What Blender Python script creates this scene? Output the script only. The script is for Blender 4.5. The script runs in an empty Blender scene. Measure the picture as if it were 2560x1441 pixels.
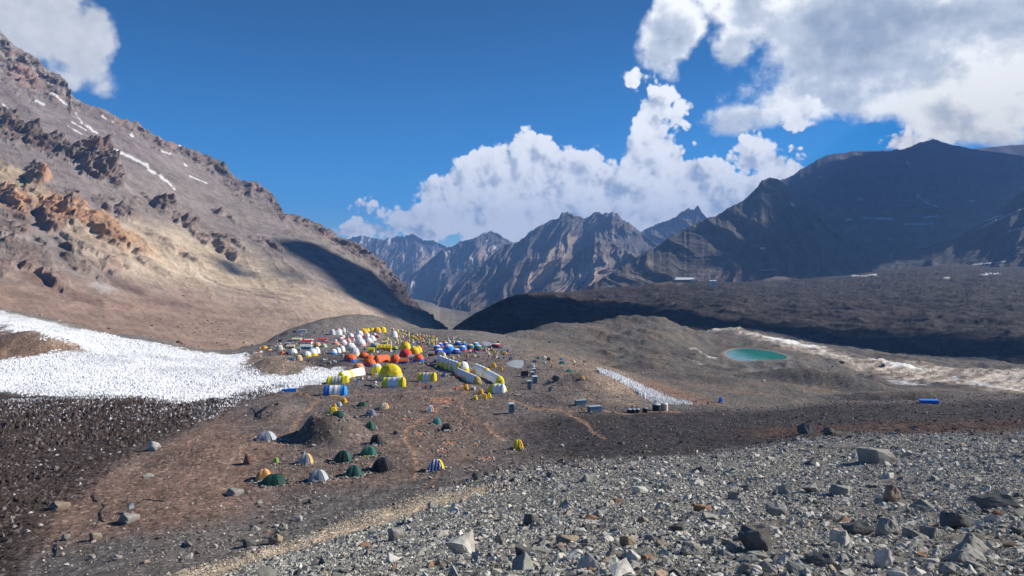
import bpy, bmesh, math, random, time
import numpy as np
from mathutils import Vector, Matrix, Euler
T0 = time.time()
R = math.radians
S = bpy.context.scene
COL = S.collection
# ------------------------------------------------------------------ camera, sun, sky, exposure
F, CU, VH = 1849.0, 1280.0, 690.0          # focal length, image centre and eye level of the 2560 px wide photograph
cam = bpy.data.objects.new('camera', bpy.data.cameras.new('camera'))
COL.objects.link(cam)
cam.data.sensor_width = 36.0
cam.data.lens = 36.0 * F / 2560.0
cam.rotation_euler = (R(90), 0, 0)
cam.data.shift_y = -(720.5 - VH) / 2560.0
cam.data.clip_start = 0.3
cam.data.clip_end = 40000
S.camera = cam
SUN_AZ, SUN_EL = 81.0, 33.0                # degrees to the right of the view direction, above the horizon
sdir = Vector((math.sin(R(SUN_AZ)) * math.cos(R(SUN_EL)), math.cos(R(SUN_AZ)) * math.cos(R(SUN_EL)), math.sin(R(SUN_EL))))
sun = bpy.data.objects.new('sun', bpy.data.lights.new('sun', 'SUN'))
COL.objects.link(sun)
sun.data.energy = 5.0
sun.data.angle = R(0.5)
sun.data.color = (1.0, 0.93, 0.82)
sun.rotation_euler = sdir.to_track_quat('Z', 'Y').to_euler()
S.view_settings.view_transform = 'Standard'
S.view_settings.look = 'None'
S.view_settings.gamma = 1.0
S.view_settings.use_curve_mapping = False
S.view_settings.exposure = 0.55
S.cycles.max_bounces = 5
S.cycles.diffuse_bounces = 2
S.cycles.glossy_bounces = 2
S.cycles.transparent_max_bounces = 6
S.cycles.volume_bounces = 0
S.cycles.use_adaptive_sampling = True
S.cycles.adaptive_threshold = 0.015
S.cycles.caustics_reflective = S.cycles.caustics_refractive = False


class NT:
    """tiny node-tree writer: every call returns an output socket"""
    def __init__(s, tree):
        s.t = tree; s.n = tree.nodes; s.l = tree.links
    def put(s, sock, v):
        if isinstance(v, bpy.types.NodeSocket): s.l.new(v, sock)
        elif v is not None: sock.default_value = v
    def math(s, op, a, b=None, c=None, clamp=False):
        n = s.n.new('ShaderNodeMath'); n.operation = op; n.use_clamp = clamp
        for i, v in enumerate((a, b, c)):
            if v is not None: s.put(n.inputs[i], v)
        return n.outputs[0]
    def vec(s, op, a, b=None, c=None):
        n = s.n.new('ShaderNodeVectorMath'); n.operation = op
        for i, v in enumerate((a, b, c)):
            if v is not None:
                if op == 'SCALE' and i == 1: s.put(n.inputs['Scale'], v)
                else: s.put(n.inputs[i], v)
        return n.outputs['Value'] if op in ('DOT_PRODUCT', 'LENGTH') else n.outputs[0]
    def comb(s, x, y, z=0.0):
        n = s.n.new('ShaderNodeCombineXYZ')
        for i, v in enumerate((x, y, z)): s.put(n.inputs[i], v)
        return n.outputs[0]
    def noise(s, vec, scale, detail=5, rough=0.5, lac=2.0, dist=0.0):
        n = s.n.new('ShaderNodeTexNoise'); s.put(n.inputs['Vector'], vec)
        n.inputs['Scale'].default_value = scale; n.inputs['Detail'].default_value = detail
        n.inputs['Roughness'].default_value = rough; n.inputs['Lacunarity'].default_value = lac; n.inputs['Distortion'].default_value = dist
        return n.outputs[0]
    def voro(s, vec, scale, feature='F1', out=0, rnd=1.0):
        n = s.n.new('ShaderNodeTexVoronoi'); n.feature = feature; s.put(n.inputs['Vector'], vec)
        n.inputs['Scale'].default_value = scale; n.inputs['Randomness'].default_value = rnd
        return n.outputs[out]
    def remap(s, v, a, b, c=0.0, d=1.0, smooth=False):
        n = s.n.new('ShaderNodeMapRange'); n.clamp = True
        if smooth: n.interpolation_type = 'SMOOTHSTEP'
        s.put(n.inputs[0], v)
        for i, x in enumerate((a, b, c, d)): s.put(n.inputs[i + 1], x)
        return n.outputs[0]
    def mix(s, fac, a, b, mode='MIX'):
        n = s.n.new('ShaderNodeMix'); n.data_type = 'RGBA'; n.blend_type = mode
        s.put(n.inputs[0], fac); s.put(n.inputs[6], a); s.put(n.inputs[7], b)
        return n.outputs[2]
    def ramp(s, fac, stops, interp='LINEAR'):
        n = s.n.new('ShaderNodeValToRGB'); s.put(n.inputs[0], fac); e = n.color_ramp.elements
        n.color_ramp.interpolation = interp
        while len(e) < len(stops): e.new(0.5)
        for el, (p, c) in zip(e, stops):
            el.position = p; el.color = tuple(c) + ((1,) if len(c) == 3 else ())
        return n.outputs[0]


# --- the sky: physical sky, broken cumulus and grey cloud decks placed by azimuth and elevation
W = bpy.data.worlds.new('World'); S.world = W; W.use_nodes = True
wt = NT(W.node_tree); wt.n.clear()
tc = wt.n.new('ShaderNodeTexCoord').outputs['Generated']
sky = wt.n.new('ShaderNodeTexSky'); sky.sky_type = 'NISHITA'; sky.sun_disc = False
sky.sun_elevation = R(SUN_EL); sky.sun_rotation = R(SUN_AZ); sky.altitude = 3000; sky.air_density = 1.0
sky.dust_density = 0.3; sky.ozone_density = 3.0
hs = wt.n.new('ShaderNodeHueSaturation'); hs.inputs['Saturation'].default_value = 1.72; hs.inputs['Value'].default_value = 1.0
hs.inputs['Hue'].default_value = 0.502
wt.l.new(sky.outputs[0], hs.inputs['Color'])
sep = wt.n.new('ShaderNodeSeparateXYZ'); wt.l.new(tc, sep.inputs[0])
az = wt.math('ARCTAN2', sep.outputs[0], sep.outputs[1])
el = wt.math('ARCSINE', sep.outputs[2])
# domain warp so that no outline stays an ellipse
wn = wt.n.new('ShaderNodeTexNoise'); wt.l.new(tc, wn.inputs['Vector']); wn.inputs['Scale'].default_value = 9.0
wn.inputs['Detail'].default_value = 4; wn.inputs['Roughness'].default_value = 0.55
wrp = wt.vec('SCALE', wt.vec('SUBTRACT', wn.outputs['Color'], (0.5, 0.5, 0.5)), 0.075)
P = wt.vec('ADD', wt.comb(az, el), wrp)


def sky_pt(u, v):
    a = math.atan((u - CU) / F)
    return a, math.atan((VH - v) / F * math.cos(a))


def blobs(lst):
    """union of ellipses as a signed height, about 1 per 40 px inside the outline"""
    acc = None
    for (u, v, ru, rv) in lst:
        a0, e0 = sky_pt(u, v)
        if abs(u - CU) > 1700: ia, ie = F / ru * 2, F / rv * 1.6
        else: ia, ie = F / ru / max(0.45, math.cos(a0)) ** 2, F / rv / max(0.45, math.cos(a0))
        q = wt.vec('MULTIPLY_ADD', P, (ia, ie, 0.0), (-a0 * ia, -e0 * ie, 0.0))
        k = min(ru, rv) / 40.0
        d = wt.math('MULTIPLY_ADD', wt.vec('LENGTH', q), -k, k)
        acc = d if acc is None else wt.math('SMOOTH_MAX', acc, d, 0.35)
    return acc


CUM = [(1400, 490, 250, 130), (1335, 395, 85, 80), (1245, 440, 75, 75), (1180, 520, 110, 85), (1060, 555, 100, 65),
       (960, 580, 100, 45), (900, 590, 60, 25), (1560, 500, 200, 120), (1628, 330, 52, 90), (1605, 275, 38, 45), (1640, 430, 85, 110),
       (1525, 385, 34, 38), (1452, 392, 30, 32), (1700, 470, 90, 85), (1800, 470, 120, 70), (1880, 400, 58, 60), (1950, 412, 75, 48),
       (1860, 500, 130, 80), (1650, 560, 240, 60), (1280, 575, 210, 48), (1696, 300, 24, 34), (905, 518, 50, 20), (1590, 196, 30, 26),
       (1500, 640, 380, 60), (1000, 595, 180, 42), (900, 585, 60, 40), (1990, 425, 50, 50), (1770, 520, 200, 80), (1960, 450, 110, 60), (1080, 500, 60, 50), (1730, 350, 20, 16), (2255, 347, 62, 30), (2000, 298, 52, 34), (1200, 640, 200, 40)]
DECK = [(2280, 110, 420, 150), (2050, 50, 210, 90), (1680, 75, 78, 85), (2110, 225, 250, 75), (1900, 285, 100, 34), (2430, 245, 220, 110),
        (2560, 110, 280, 210), (1850, 20, 80, 80), (2480, 330, 200, 35), (1840, 100, 60, 60), (2750, 60, 260, 220), (2300, -160, 420, 160),
        (1850, -120, 160, 130)]
LEFT = [(60, 50, 175, 100), (200, 100, 85, 85), (235, 165, 62, 40), (170, 175, 60, 35), (0, 0, 220, 110), (-250, -60, 300, 130)]
n1 = wt.noise(tc, 11.0, 9, 0.62)
w1 = wt.vec('ADD', tc, wt.vec('SCALE', wrp, 0.5))
sh = Vector((0.012, 0.0, 0.011))


def billow(off=None):
    p = w1 if off is None else wt.vec('ADD', w1, tuple(off))
    a = wt.voro(p, 22.0, 'F1'); b = wt.voro(p, 55.0, 'F1'); c = wt.voro(p, 130.0, 'F1')
    return wt.math('SUBTRACT', 0.62, wt.math('ADD', wt.math('MULTIPLY', a, 0.75), wt.math('ADD', wt.math('MULTIPLY', b, 0.50), wt.math('MULTIPLY', c, 0.30))))


bill = billow(); billb = billow(sh)
n1b = wt.noise(wt.vec('ADD', tc, tuple(sh)), 11.0, 6, 0.62)
relb = wt.math('MULTIPLY', wt.math('SUBTRACT', bill, billb), 1.15)
reln = wt.math('MULTIPLY', wt.math('SUBTRACT', n1, n1b), 2.6)
rel = wt.math('ADD', reln, relb)
nz = wt.math('SUBTRACT', n1, 0.5)
dc = wt.math('ADD', wt.math('ADD', blobs(CUM), 0.30), wt.math('ADD', wt.math('MULTIPLY', nz, 3.4), wt.math('MULTIPLY', bill, 1.5)))
dd = wt.math('ADD', wt.math('ADD', blobs(DECK), 0.30), wt.math('ADD', wt.math('MULTIPLY', nz, 4.0), wt.math('MULTIPLY', bill, 0.35)))
dl = wt.math('ADD', wt.math('ADD', blobs(LEFT), 0.25), wt.math('ADD', wt.math('MULTIPLY', nz, 3.0), wt.math('MULTIPLY', bill, 0.4)))
ac = wt.remap(dc, 0.05, 0.38, smooth=True)
ad = wt.remap(dd, 0.0, 0.9, smooth=True)
al = wt.remap(dl, 0.0, 0.75, smooth=True)
big = wt.noise(wt.vec('MULTIPLY', tc, (1.0, 1.0, 1.9)), 5.0, 6, 0.55)
depth = wt.remap(dc, 0.0, 2.2, 0.18, -0.08)
cumc = wt.ramp(wt.math('ADD', wt.math('ADD', wt.math('ADD', 0.66, rel), depth), wt.math('MULTIPLY', wt.math('SUBTRACT', big, 0.5), 1.5)),
               [(0.0, (0.40, 0.47, 0.57)), (0.32, (0.66, 0.70, 0.75)), (0.60, (0.95, 0.96, 0.97)), (0.9, (1.08, 1.08, 1.07))])
big2 = wt.noise(wt.vec('MULTIPLY', wt.vec('ADD', tc, (0.3, 0.1, 0.0)), (1.0, 1.0, 1.7)), 4.0, 7, 0.55)
deckv = wt.math('ADD', wt.math('ADD', wt.math('MULTIPLY', wt.math('SUBTRACT', big2, 0.5), 3.0), wt.math('MULTIPLY', reln, 0.6)), 0.39)
deckv = wt.math('ADD', deckv, wt.remap(dd, 0.1, 2.0, 0.62, 0.0))
deckc = wt.ramp(deckv, [(0.0, (0.25, 0.32, 0.42)), (0.35, (0.38, 0.44, 0.52)), (0.68, (0.62, 0.67, 0.73)), (0.95, (1.08, 1.08, 1.05))])
leftc = wt.ramp(wt.math('ADD', wt.math('ADD', 0.50, wt.math('MULTIPLY', rel, 0.35)), wt.math('MULTIPLY', wt.math('SUBTRACT', big, 0.5), 1.0)),
                [(0.0, (0.50, 0.53, 0.57)), (0.5, (0.70, 0.71, 0.72)), (1.0, (0.88, 0.88, 0.87))])
CLOUD_GAIN = 0.80
col = wt.vec('SCALE', hs.outputs[0], wt.math('MULTIPLY', wt.remap(el, 0.02, 0.40, 1.35, 0.55), 0.09))
col = wt.mix(wt.math('MULTIPLY', al, 0.97), col, wt.vec('SCALE', leftc, CLOUD_GAIN))
col = wt.mix(ad, col, wt.vec('SCALE', deckc, CLOUD_GAIN))
col = wt.mix(ac, col, wt.vec('SCALE', cumc, CLOUD_GAIN))
bg = wt.n.new('ShaderNodeBackground'); wt.l.new(col, bg.inputs[0]); bg.inputs[1].default_value = 1.0
wo = wt.n.new('ShaderNodeOutputWorld'); wt.l.new(bg.outputs[0], wo.inputs[0])

# ------------------------------------------------------------------ numpy noise
rs = np.random.RandomState(7)
PERM = rs.permutation(1024).astype(np.int32); PERM = np.concatenate([PERM, PERM])
ANG = rs.rand(1024) * 2 * np.pi
G2 = np.stack([np.cos(ANG), np.sin(ANG)], 1).astype(np.float32)
g3 = rs.randn(1024, 3); G3 = (g3 / np.linalg.norm(g3, axis=1)[:, None]).astype(np.float32)


def perlin2(x, y, seed=0):
    x = np.asarray(x, np.float64) + seed * 17.13; y = np.asarray(y, np.float64) - seed * 9.71
    xi = np.floor(x).astype(np.int64); yi = np.floor(y).astype(np.int64)
    fx = (x - xi).astype(np.float32); fy = (y - yi).astype(np.float32)
    xi = (xi & 1023).astype(np.int32); yi = (yi & 1023).astype(np.int32); x1 = (xi + 1) & 1023; y1 = (yi + 1) & 1023
    ux = fx * fx * fx * (fx * (fx * 6 - 15) + 10); uy = fy * fy * fy * (fy * (fy * 6 - 15) + 10)
    def c(a, b, dx, dy):
        g = G2[PERM[PERM[a] + b]]
        return g[..., 0] * dx + g[..., 1] * dy
    n0 = c(xi, yi, fx, fy); n1_ = c(x1, yi, fx - 1, fy); n2 = c(xi, y1, fx, fy - 1); n3 = c(x1, y1, fx - 1, fy - 1)
    a = n0 + (n1_ - n0) * ux; b = n2 + (n3 - n2) * ux
    return (a + (b - a) * uy) * 1.4


def perlin3(x, y, z, seed=0):
    x = np.asarray(x, np.float64) + seed * 17.13; y = np.asarray(y, np.float64) - seed * 9.71; z = np.asarray(z, np.float64) + seed * 5.3
    xi = np.floor(x).astype(np.int64); yi = np.floor(y).astype(np.int64); zi = np.floor(z).astype(np.int64)
    f = [(x - xi).astype(np.float32), (y - yi).astype(np.float32), (z - zi).astype(np.float32)]
    I = [(xi & 1023).astype(np.int32), (yi & 1023).astype(np.int32), (zi & 1023).astype(np.int32)]
    J = [(i + 1) & 1023 for i in I]
    w = [q * q * q * (q * (q * 6 - 15) + 10) for q in f]
    out = []
    for k in (0, 1):
        zz = I[2] if k == 0 else J[2]
        r = []
        for j in (0, 1):
            yy = I[1] if j == 0 else J[1]
            q = []
            for i in (0, 1):
                xx = I[0] if i == 0 else J[0]
                g = G3[PERM[PERM[PERM[xx] + yy] + zz]]
                q.append(g[..., 0] * (f[0] - i) + g[..., 1] * (f[1] - j) + g[..., 2] * (f[2] - k))
            r.append(q[0] + (q[1] - q[0]) * w[0])
        out.append(r[0] + (r[1] - r[0]) * w[1])
    return (out[0] + (out[1] - out[0]) * w[2]) * 1.5


def fbm2(x, y, o=5, seed=0, gain=0.5):
    s = 0; a = 1.0; t = 0
    for i in range(o):
        s = s + a * perlin2(x * 2.03 ** i, y * 2.03 ** i, seed + i * 3); t += a; a *= gain
    return s / t


def fbm3(x, y, z, o=5, seed=0, gain=0.5):
    s = 0; a = 1.0; t = 0
    for i in range(o):
        k = 2.03 ** i
        s = s + a * perlin3(x * k, y * k, z * k, seed + i * 3); t += a; a *= gain
    return s / t


def ridge3(x, y, z, o=5, seed=0, gain=0.55):
    s = 0; a = 1.0; t = 0; w = 1.0
    for i in range(o):
        k = 2.07 ** i
        n = 1 - np.abs(perlin3(x * k, y * k, z * k, seed + i * 3)) * 1.6
        n = np.clip(n, 0, 1) ** 2
        s = s + a * n * w; w = np.clip(n * 1.4, 0.15, 1); t += a; a *= gain
    return s / t


def ridge2(x, y, o=5, seed=0, gain=0.55):
    s = 0; a = 1.0; t = 0; w = 1.0
    for i in range(o):
        k = 2.07 ** i
        n = 1 - np.abs(perlin2(x * k, y * k, seed + i * 3)) * 1.6
        n = np.clip(n, 0, 1) ** 2
        s = s + a * n * w; w = np.clip(n * 1.4, 0.15, 1); t += a; a *= gain
    return s / t


def sst(a, b, x):
    t = np.clip((x - a) / (b - a), 0, 1); return t * t * (3 - 2 * t)


def rbf(pts, vals, smooth=1e-6):
    pts = np.asarray(pts, float); vals = np.asarray(vals, float); n = len(pts)
    d = np.linalg.norm(pts[:, None] - pts[None], axis=2)
    K = np.where(d > 0, d * d * np.log(np.maximum(d, 1e-12)), 0) + np.eye(n) * smooth
    Pm = np.hstack([np.ones((n, 1)), pts])
    A = np.block([[K, Pm], [Pm.T, np.zeros((3, 3))]])
    w = np.linalg.solve(A, np.concatenate([vals, np.zeros(3)]))
    def ev(q):
        q = np.asarray(q, float); out = np.zeros(len(q))
        for s_ in range(0, len(q), 20000):
            b = q[s_:s_ + 20000]
            d = np.linalg.norm(b[:, None] - pts[None], axis=2)
            out[s_:s_ + 20000] = np.where(d > 0, d * d * np.log(np.maximum(d, 1e-12)), 0) @ w[:n] + w[n] + b @ w[n + 1:]
        return out
    return ev


def poly_sd(px, py, poly):
    """signed distance to a polygon, positive inside"""
    poly = np.asarray(poly, float); n = len(poly)
    d2 = np.full(px.shape, 1e18); ins = np.zeros(px.shape, bool)
    for i in range(n):
        ax, ay = poly[i]; bx, by = poly[(i + 1) % n]
        ex, ey = bx - ax, by - ay
        t = np.clip(((px - ax) * ex + (py - ay) * ey) / (ex * ex + ey * ey + 1e-12), 0, 1)
        d2 = np.minimum(d2, (px - ax - t * ex) ** 2 + (py - ay - t * ey) ** 2)
        c = ((ay > py) != (by > py)) & (px < (bx - ax) * (py - ay) / (by - ay + 1e-12) + ax)
        ins ^= c
    return np.sqrt(d2) * np.where(ins, 1, -1)


def line_d(px, py, line):
    d2 = np.full(px.shape, 1e18)
    for i in range(len(line) - 1):
        ax, ay = line[i]; bx, by = line[i + 1]
        ex, ey = bx - ax, by - ay
        t = np.clip(((px - ax) * ex + (py - ay) * ey) / (ex * ex + ey * ey + 1e-12), 0, 1)
        d2 = np.minimum(d2, (px - ax - t * ex) ** 2 + (py - ay - t * ey) ** 2)
    return np.sqrt(d2)


def grid_mesh(name, X, Y, Z, colr, mat, kind='structure', flip=False, smooth=True):
    nr, nc = X.shape
    me = bpy.data.meshes.new(name)
    co = np.stack([X, Y, Z], -1).reshape(-1, 3).astype(np.float32)
    me.vertices.add(nr * nc); me.vertices.foreach_set('co', co.ravel())
    i = np.arange(nr - 1)[:, None] * nc + np.arange(nc - 1)[None]
    q = np.stack([i, i + 1, i + nc + 1, i + nc], -1).reshape(-1, 4)
    if flip: q = q[:, ::-1]
    me.loops.add(q.size); me.loops.foreach_set('vertex_index', q.ravel().astype(np.int32))
    me.polygons.add(len(q)); me.polygons.foreach_set('loop_start', np.arange(0, q.size, 4, dtype=np.int32))
    me.update(calc_edges=True)
    me.polygons.foreach_set('use_smooth', np.full(len(q), smooth))
    if colr is not None:
        at_ = me.color_attributes.new('col', 'FLOAT_COLOR', 'POINT')
        at_.data.foreach_set('color', colr.reshape(-1, 4).astype(np.float32).ravel())
    me.materials.append(mat)
    o = bpy.data.objects.new(name, me); COL.objects.link(o)
    if kind: o['kind'] = kind
    return o


# ------------------------------------------------------------------ materials
def new_mat(name):
    m = bpy.data.materials.new(name); m.use_nodes = True; t = NT(m.node_tree); t.n.clear()
    b = t.n.new('ShaderNodeBsdfPrincipled'); o = t.n.new('ShaderNodeOutputMaterial'); t.l.new(b.outputs[0], o.inputs[0])
    b.inputs['Specular IOR Level'].default_value = 0.25
    return m, t, b


def terrain_mat(name, s1, s2, s3, bump, bdist, spk=0.0, spks=1.0):
    """vertex colour times fine mineral variation; relief from noise; snow (alpha) is kept clean"""
    m, t, b = new_mat(name)
    a = t.n.new('ShaderNodeAttribute'); a.attribute_name = 'col'
    pos = t.n.new('ShaderNodeNewGeometry').outputs['Position']
    na = t.noise(pos, s1, 8, 0.6); nb = t.noise(pos, s2, 7, 0.65); nc_ = t.noise(pos, s3, 4, 0.7)
    f = t.math('ADD', t.math('ADD', t.remap(na, 0.3, 0.7, -0.22, 0.22), t.remap(nb, 0.3, 0.7, -0.28, 0.28)), t.remap(nc_, 0.3, 0.7, -0.22, 0.22))
    keep = t.math('SUBTRACT', 1.0, t.math('MULTIPLY', a.outputs['Alpha'], 0.75))
    c = t.vec('SCALE', a.outputs['Color'], t.math('ADD', 1.0, t.math('MULTIPLY', f, keep)))
    if spk:
        vv = t.voro(pos, spks, 'F1', 1); sp = t.n.new('ShaderNodeSeparateXYZ'); t.l.new(vv, sp.inputs[0])
        c = t.mix(t.math('MULTIPLY', t.remap(sp.outputs[0], 0.80, 0.9), t.math('MULTIPLY', keep, spk)), c, t.vec('SCALE', c, 1.9))
        c = t.mix(t.math('MULTIPLY', t.remap(sp.outputs[1], 0.78, 0.88), t.math('MULTIPLY', keep, spk)), c, t.vec('SCALE', c, 0.45))
    t.l.new(c, b.inputs['Base Color']); b.inputs['Roughness'].default_value = 0.95
    b.inputs['Specular IOR Level'].default_value = 0.1
    bp = t.n.new('ShaderNodeBump'); bp.inputs['Strength'].default_value = bump; bp.inputs['Distance'].default_value = bdist
    h = t.math('ADD', t.math('MULTIPLY', nb, 1.0), t.math('MULTIPLY', nc_, 0.35))
    t.l.new(h, bp.inputs['Height']); t.l.new(bp.outputs[0], b.inputs['Normal'])
    return m


def rgba(c, a=0.0): return np.array([c[0], c[1], c[2], a])
# ------------------------------------------------------------------ the ground: a height field on rays of equal direction
def ray(u, v, d): return ((u - CU) / F * d, d, -(v - VH) / F * d)


GC = [(0, 1441, 74), (0, 1300, 91), (0, 1150, 120), (0, 1010, 172), (0, 900, 240), (0, 860, 262), (0, 825, 285), (0, 790, 318), (0, 772, 338), (0, 800, 390),
      (0, 1700, 12), (0, 1600, 30), (0, 1500, 55), (-350, 1480, 70), (-350, 1150, 118), (-350, 900, 225), (-350, 730, 330), (-350, 800, 420),
      (200, 960, 205), (200, 900, 240), (200, 860, 275), (200, 815, 345), (200, 850, 400), (250, 1000, 178), (130, 870, 255),
      (400, 1600, 15), (400, 1500, 40), (400, 1441, 58), (400, 1370, 74), (400, 1250, 97), (400, 1100, 134), (400, 1010, 172), (400, 940, 218), (400, 890, 270), (400, 856, 320), (400, 890, 380),
      (700, 1600, 10), (700, 1500, 20), (700, 1441, 36), (700, 1390, 58), (700, 1340, 78), (700, 1220, 103), (700, 1130, 124), (700, 1010, 170), (700, 950, 210), (700, 900, 262), (700, 870, 300), (700, 845, 345), (700, 833, 372), (700, 880, 430),
      (600, 885, 300), (600, 878, 330), (600, 920, 390), (860, 800, 430), (860, 850, 480),
      (1000, 1441, 20), (1000, 1380, 38), (1000, 1320, 60), (1000, 1265, 85), (1000, 1210, 101), (1000, 1120, 127), (1000, 1040, 156), (1000, 965, 200), (1000, 900, 262), (1000, 865, 312), (1000, 840, 365), (1000, 808, 432), (1000, 860, 490),
      (1130, 833, 420), (1130, 900, 480), (1200, 832, 400), (1200, 890, 470),
      (1280, 1441, 14), (1280, 1350, 30), (1280, 1260, 60), (1280, 1190, 92), (1280, 1160, 112), (1280, 1112, 131), (1280, 1035, 160), (1280, 960, 204), (1280, 900, 262), (1280, 870, 305), (1280, 850, 360), (1280, 840, 395), (1280, 838, 430), (1280, 850, 520),
      (1500, 1441, 12), (1500, 1340, 26), (1500, 1250, 50), (1500, 1170, 85), (1500, 1130, 110), (1500, 1100, 128), (1500, 1030, 160), (1500, 980, 190), (1500, 935, 232), (1500, 912, 262), (1500, 930, 300), (1500, 912, 360), (1500, 865, 430), (1500, 815, 510), (1500, 802, 545), (1500, 850, 620), (1500, 900, 720),
      (1650, 1005, 188), (1650, 985, 215), (1650, 960, 250), (1650, 925, 330), (1650, 895, 400), (1650, 840, 480), (1650, 797, 560), (1650, 840, 640), (1650, 870, 720),
      (1800, 1441, 11), (1800, 1330, 25), (1800, 1230, 50), (1800, 1150, 80), (1800, 1110, 105), (1800, 1070, 130), (1800, 1035, 158), (1800, 1012, 182), (1800, 1022, 210), (1800, 990, 250), (1800, 930, 330), (1800, 935, 370), (1800, 905, 440), (1800, 868, 530), (1800, 830, 640), (1800, 818, 720),
      (1950, 905, 430), (1950, 870, 530), (1950, 848, 650), (1950, 940, 330), (1950, 955, 370),
      (2100, 1441, 11), (2100, 1330, 24), (2100, 1220, 48), (2100, 1130, 80), (2100, 1080, 105), (2100, 1030, 140), (2100, 1004, 172), (2100, 1035, 200), (2100, 1010, 260), (2100, 955, 330), (2100, 965, 365), (2100, 925, 440), (2100, 895, 530), (2100, 868, 640), (2100, 860, 720),
      (2400, 1441, 11), (2400, 1320, 24), (2400, 1200, 48), (2400, 1110, 80), (2400, 1060, 110), (2400, 1015, 150), (2400, 988, 187), (2400, 1010, 215), (2400, 985, 300), (2400, 955, 385), (2400, 925, 480), (2400, 898, 600), (2400, 885, 720),
      (2750, 1441, 11), (2750, 1310, 24), (2750, 1180, 48), (2750, 1090, 80), (2750, 1045, 110), (2750, 1010, 150), (2750, 990, 190), (2750, 1030, 230), (2750, 1005, 300), (2750, 960, 400), (2750, 925, 500), (2750, 902, 620), (2750, 895, 720),
      (3300, 1441, 11), (3300, 1180, 48), (3300, 1000, 190), (3300, 950, 400), (3300, 910, 700)]
for u_ in (0, 400, 700, 1000, 1280, 1500, 1800, 2100, 2400, 2750, 3300):
    GC += [(u_, VH + 2.6 / 3 * F, 3), (u_, VH + 2.15 / 1.5 * F, 1.5)]
    if u_ > 300: GC += [(u_, VH + 3.35 / 6 * F, 6)]


def prm(u, d, v=None):
    th = np.arctan((np.asarray(u, float) - CU) / F)
    return th, np.log(np.asarray(d, float) / np.cos(th))


pp, vv_ = [], []
for (u, v, d) in GC:
    th, lr = prm(u, d)
    pp.append((th * 2.6, lr)); vv_.append(-(v - VH) / F * math.cos(th))
g_rbf = rbf(pp, vv_, 1e-5)
th_in = np.linspace(R(-37), R(37), 900)
ths = np.concatenate([R(-56) + np.linspace(0, 1, 40, endpoint=False) ** 0.8 * R(19), th_in, R(37) + np.linspace(0, 1, 41)[1:] ** 1.2 * R(19)])
lrs = np.concatenate([np.linspace(math.log(1.2), math.log(9), 24, endpoint=False), np.linspace(math.log(9), math.log(95), 170, endpoint=False),
                      np.linspace(math.log(95), math.log(480), 330, endpoint=False), np.linspace(math.log(480), math.log(900), 80)])
# the broad form is smooth: solve it on a coarse grid, then interpolate
cth = np.linspace(ths[0], ths[-1], 130); clr = np.linspace(lrs[0], lrs[-1], 150)
A, B = np.meshgrid(cth * 2.6, clr); base = g_rbf(np.stack([A.ravel(), B.ravel()], 1)).reshape(A.shape)


def bil(arr, gx, gy, x, y):
    fx = np.clip((x - gx[0]) / (gx[-1] - gx[0]) * (len(gx) - 1), 0, len(gx) - 1.001); fy = np.clip((y - gy[0]) / (gy[-1] - gy[0]) * (len(gy) - 1), 0, len(gy) - 1.001)
    i = fx.astype(int); j = fy.astype(int); fx = fx - i; fy = fy - j
    return (arr[j, i] * (1 - fx) + arr[j, i + 1] * fx) * (1 - fy) + (arr[j + 1, i] * (1 - fx) + arr[j + 1, i + 1] * fx) * fy


TH, LR = np.meshgrid(ths, lrs)
RR = np.exp(LR)
GX = np.sin(TH) * RR; GY = np.cos(TH) * RR
GZ = bil(base, cth, clr, TH, LR) * RR


def XY(u, d): return (u - CU) / F * d, d


def bump_at(u, d, rx, ry, h, p=1.0, rot=0.0):
    """a mound of its own: smooth foot, sharper top for a larger p"""
    global GZ
    x0, y0 = XY(u, d); dx = GX - x0; dy = GY - y0
    c, s = math.cos(rot), math.sin(rot); a = (dx * c + dy * s) / rx; b = (-dx * s + dy * c) / ry
    r = np.sqrt(a * a + b * b)
    r = r * (1 + 0.16 * perlin2(GX / rx, GY / rx, 5))
    GZ = GZ + h * (np.clip(1 - r, 0, 1) ** p * (1 + 0.0) if p < 1.2 else sst(1.0, 0.1, r))


def mound(u, d, rx, ry, h):
    """steep front and left flank, long even back"""
    global GZ
    x0, y0 = XY(u, d); dx = (GX - x0) / rx; dy = (GY - y0) / ry
    dx = np.where(dx > 0, dx / 1.5, dx); dy = np.where(dy > 0, dy / 2.6, dy)
    r = np.sqrt(dx * dx + dy * dy) * (1 + .10 * perlin2(GX / 5, GY / 5, 6))
    GZ = GZ + h * sst(1.0, .30, r)


mound(808, 133.0, 5.9, 6.6, 4.3)
mound(672, 155, 3.2, 4.2, 1.1)
bump_at(690, 162, 7.5, 9, 1.5, 2)
bump_at(700, 232, 16, 14, 4.2, 2); bump_at(1480, 205, 16, 16, 3.0, 2); bump_at(520, 122, 10, 10, 1.2, 2)
bump_at(1390, 176, 10, 7, 1.4, 2); bump_at(1560, 590, 60, 60, 4, 2)
bump_at(90, 262, 26, 16, 4.5, 2)
# right-hand moraine ridges
bump_at(2050, 300, 42, 15, 6.5, 2, R(-20)); bump_at(1900, 385, 30, 12, 4.0, 2, R(-10)); bump_at(2250, 262, 34, 11, 4.0, 2, R(-16))
bump_at(1400, 500, 30, 30, 4, 2); bump_at(1650, 360, 30, 12, 3.5, 2); bump_at(1330, 430, 26, 20, 3, 2)
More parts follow.
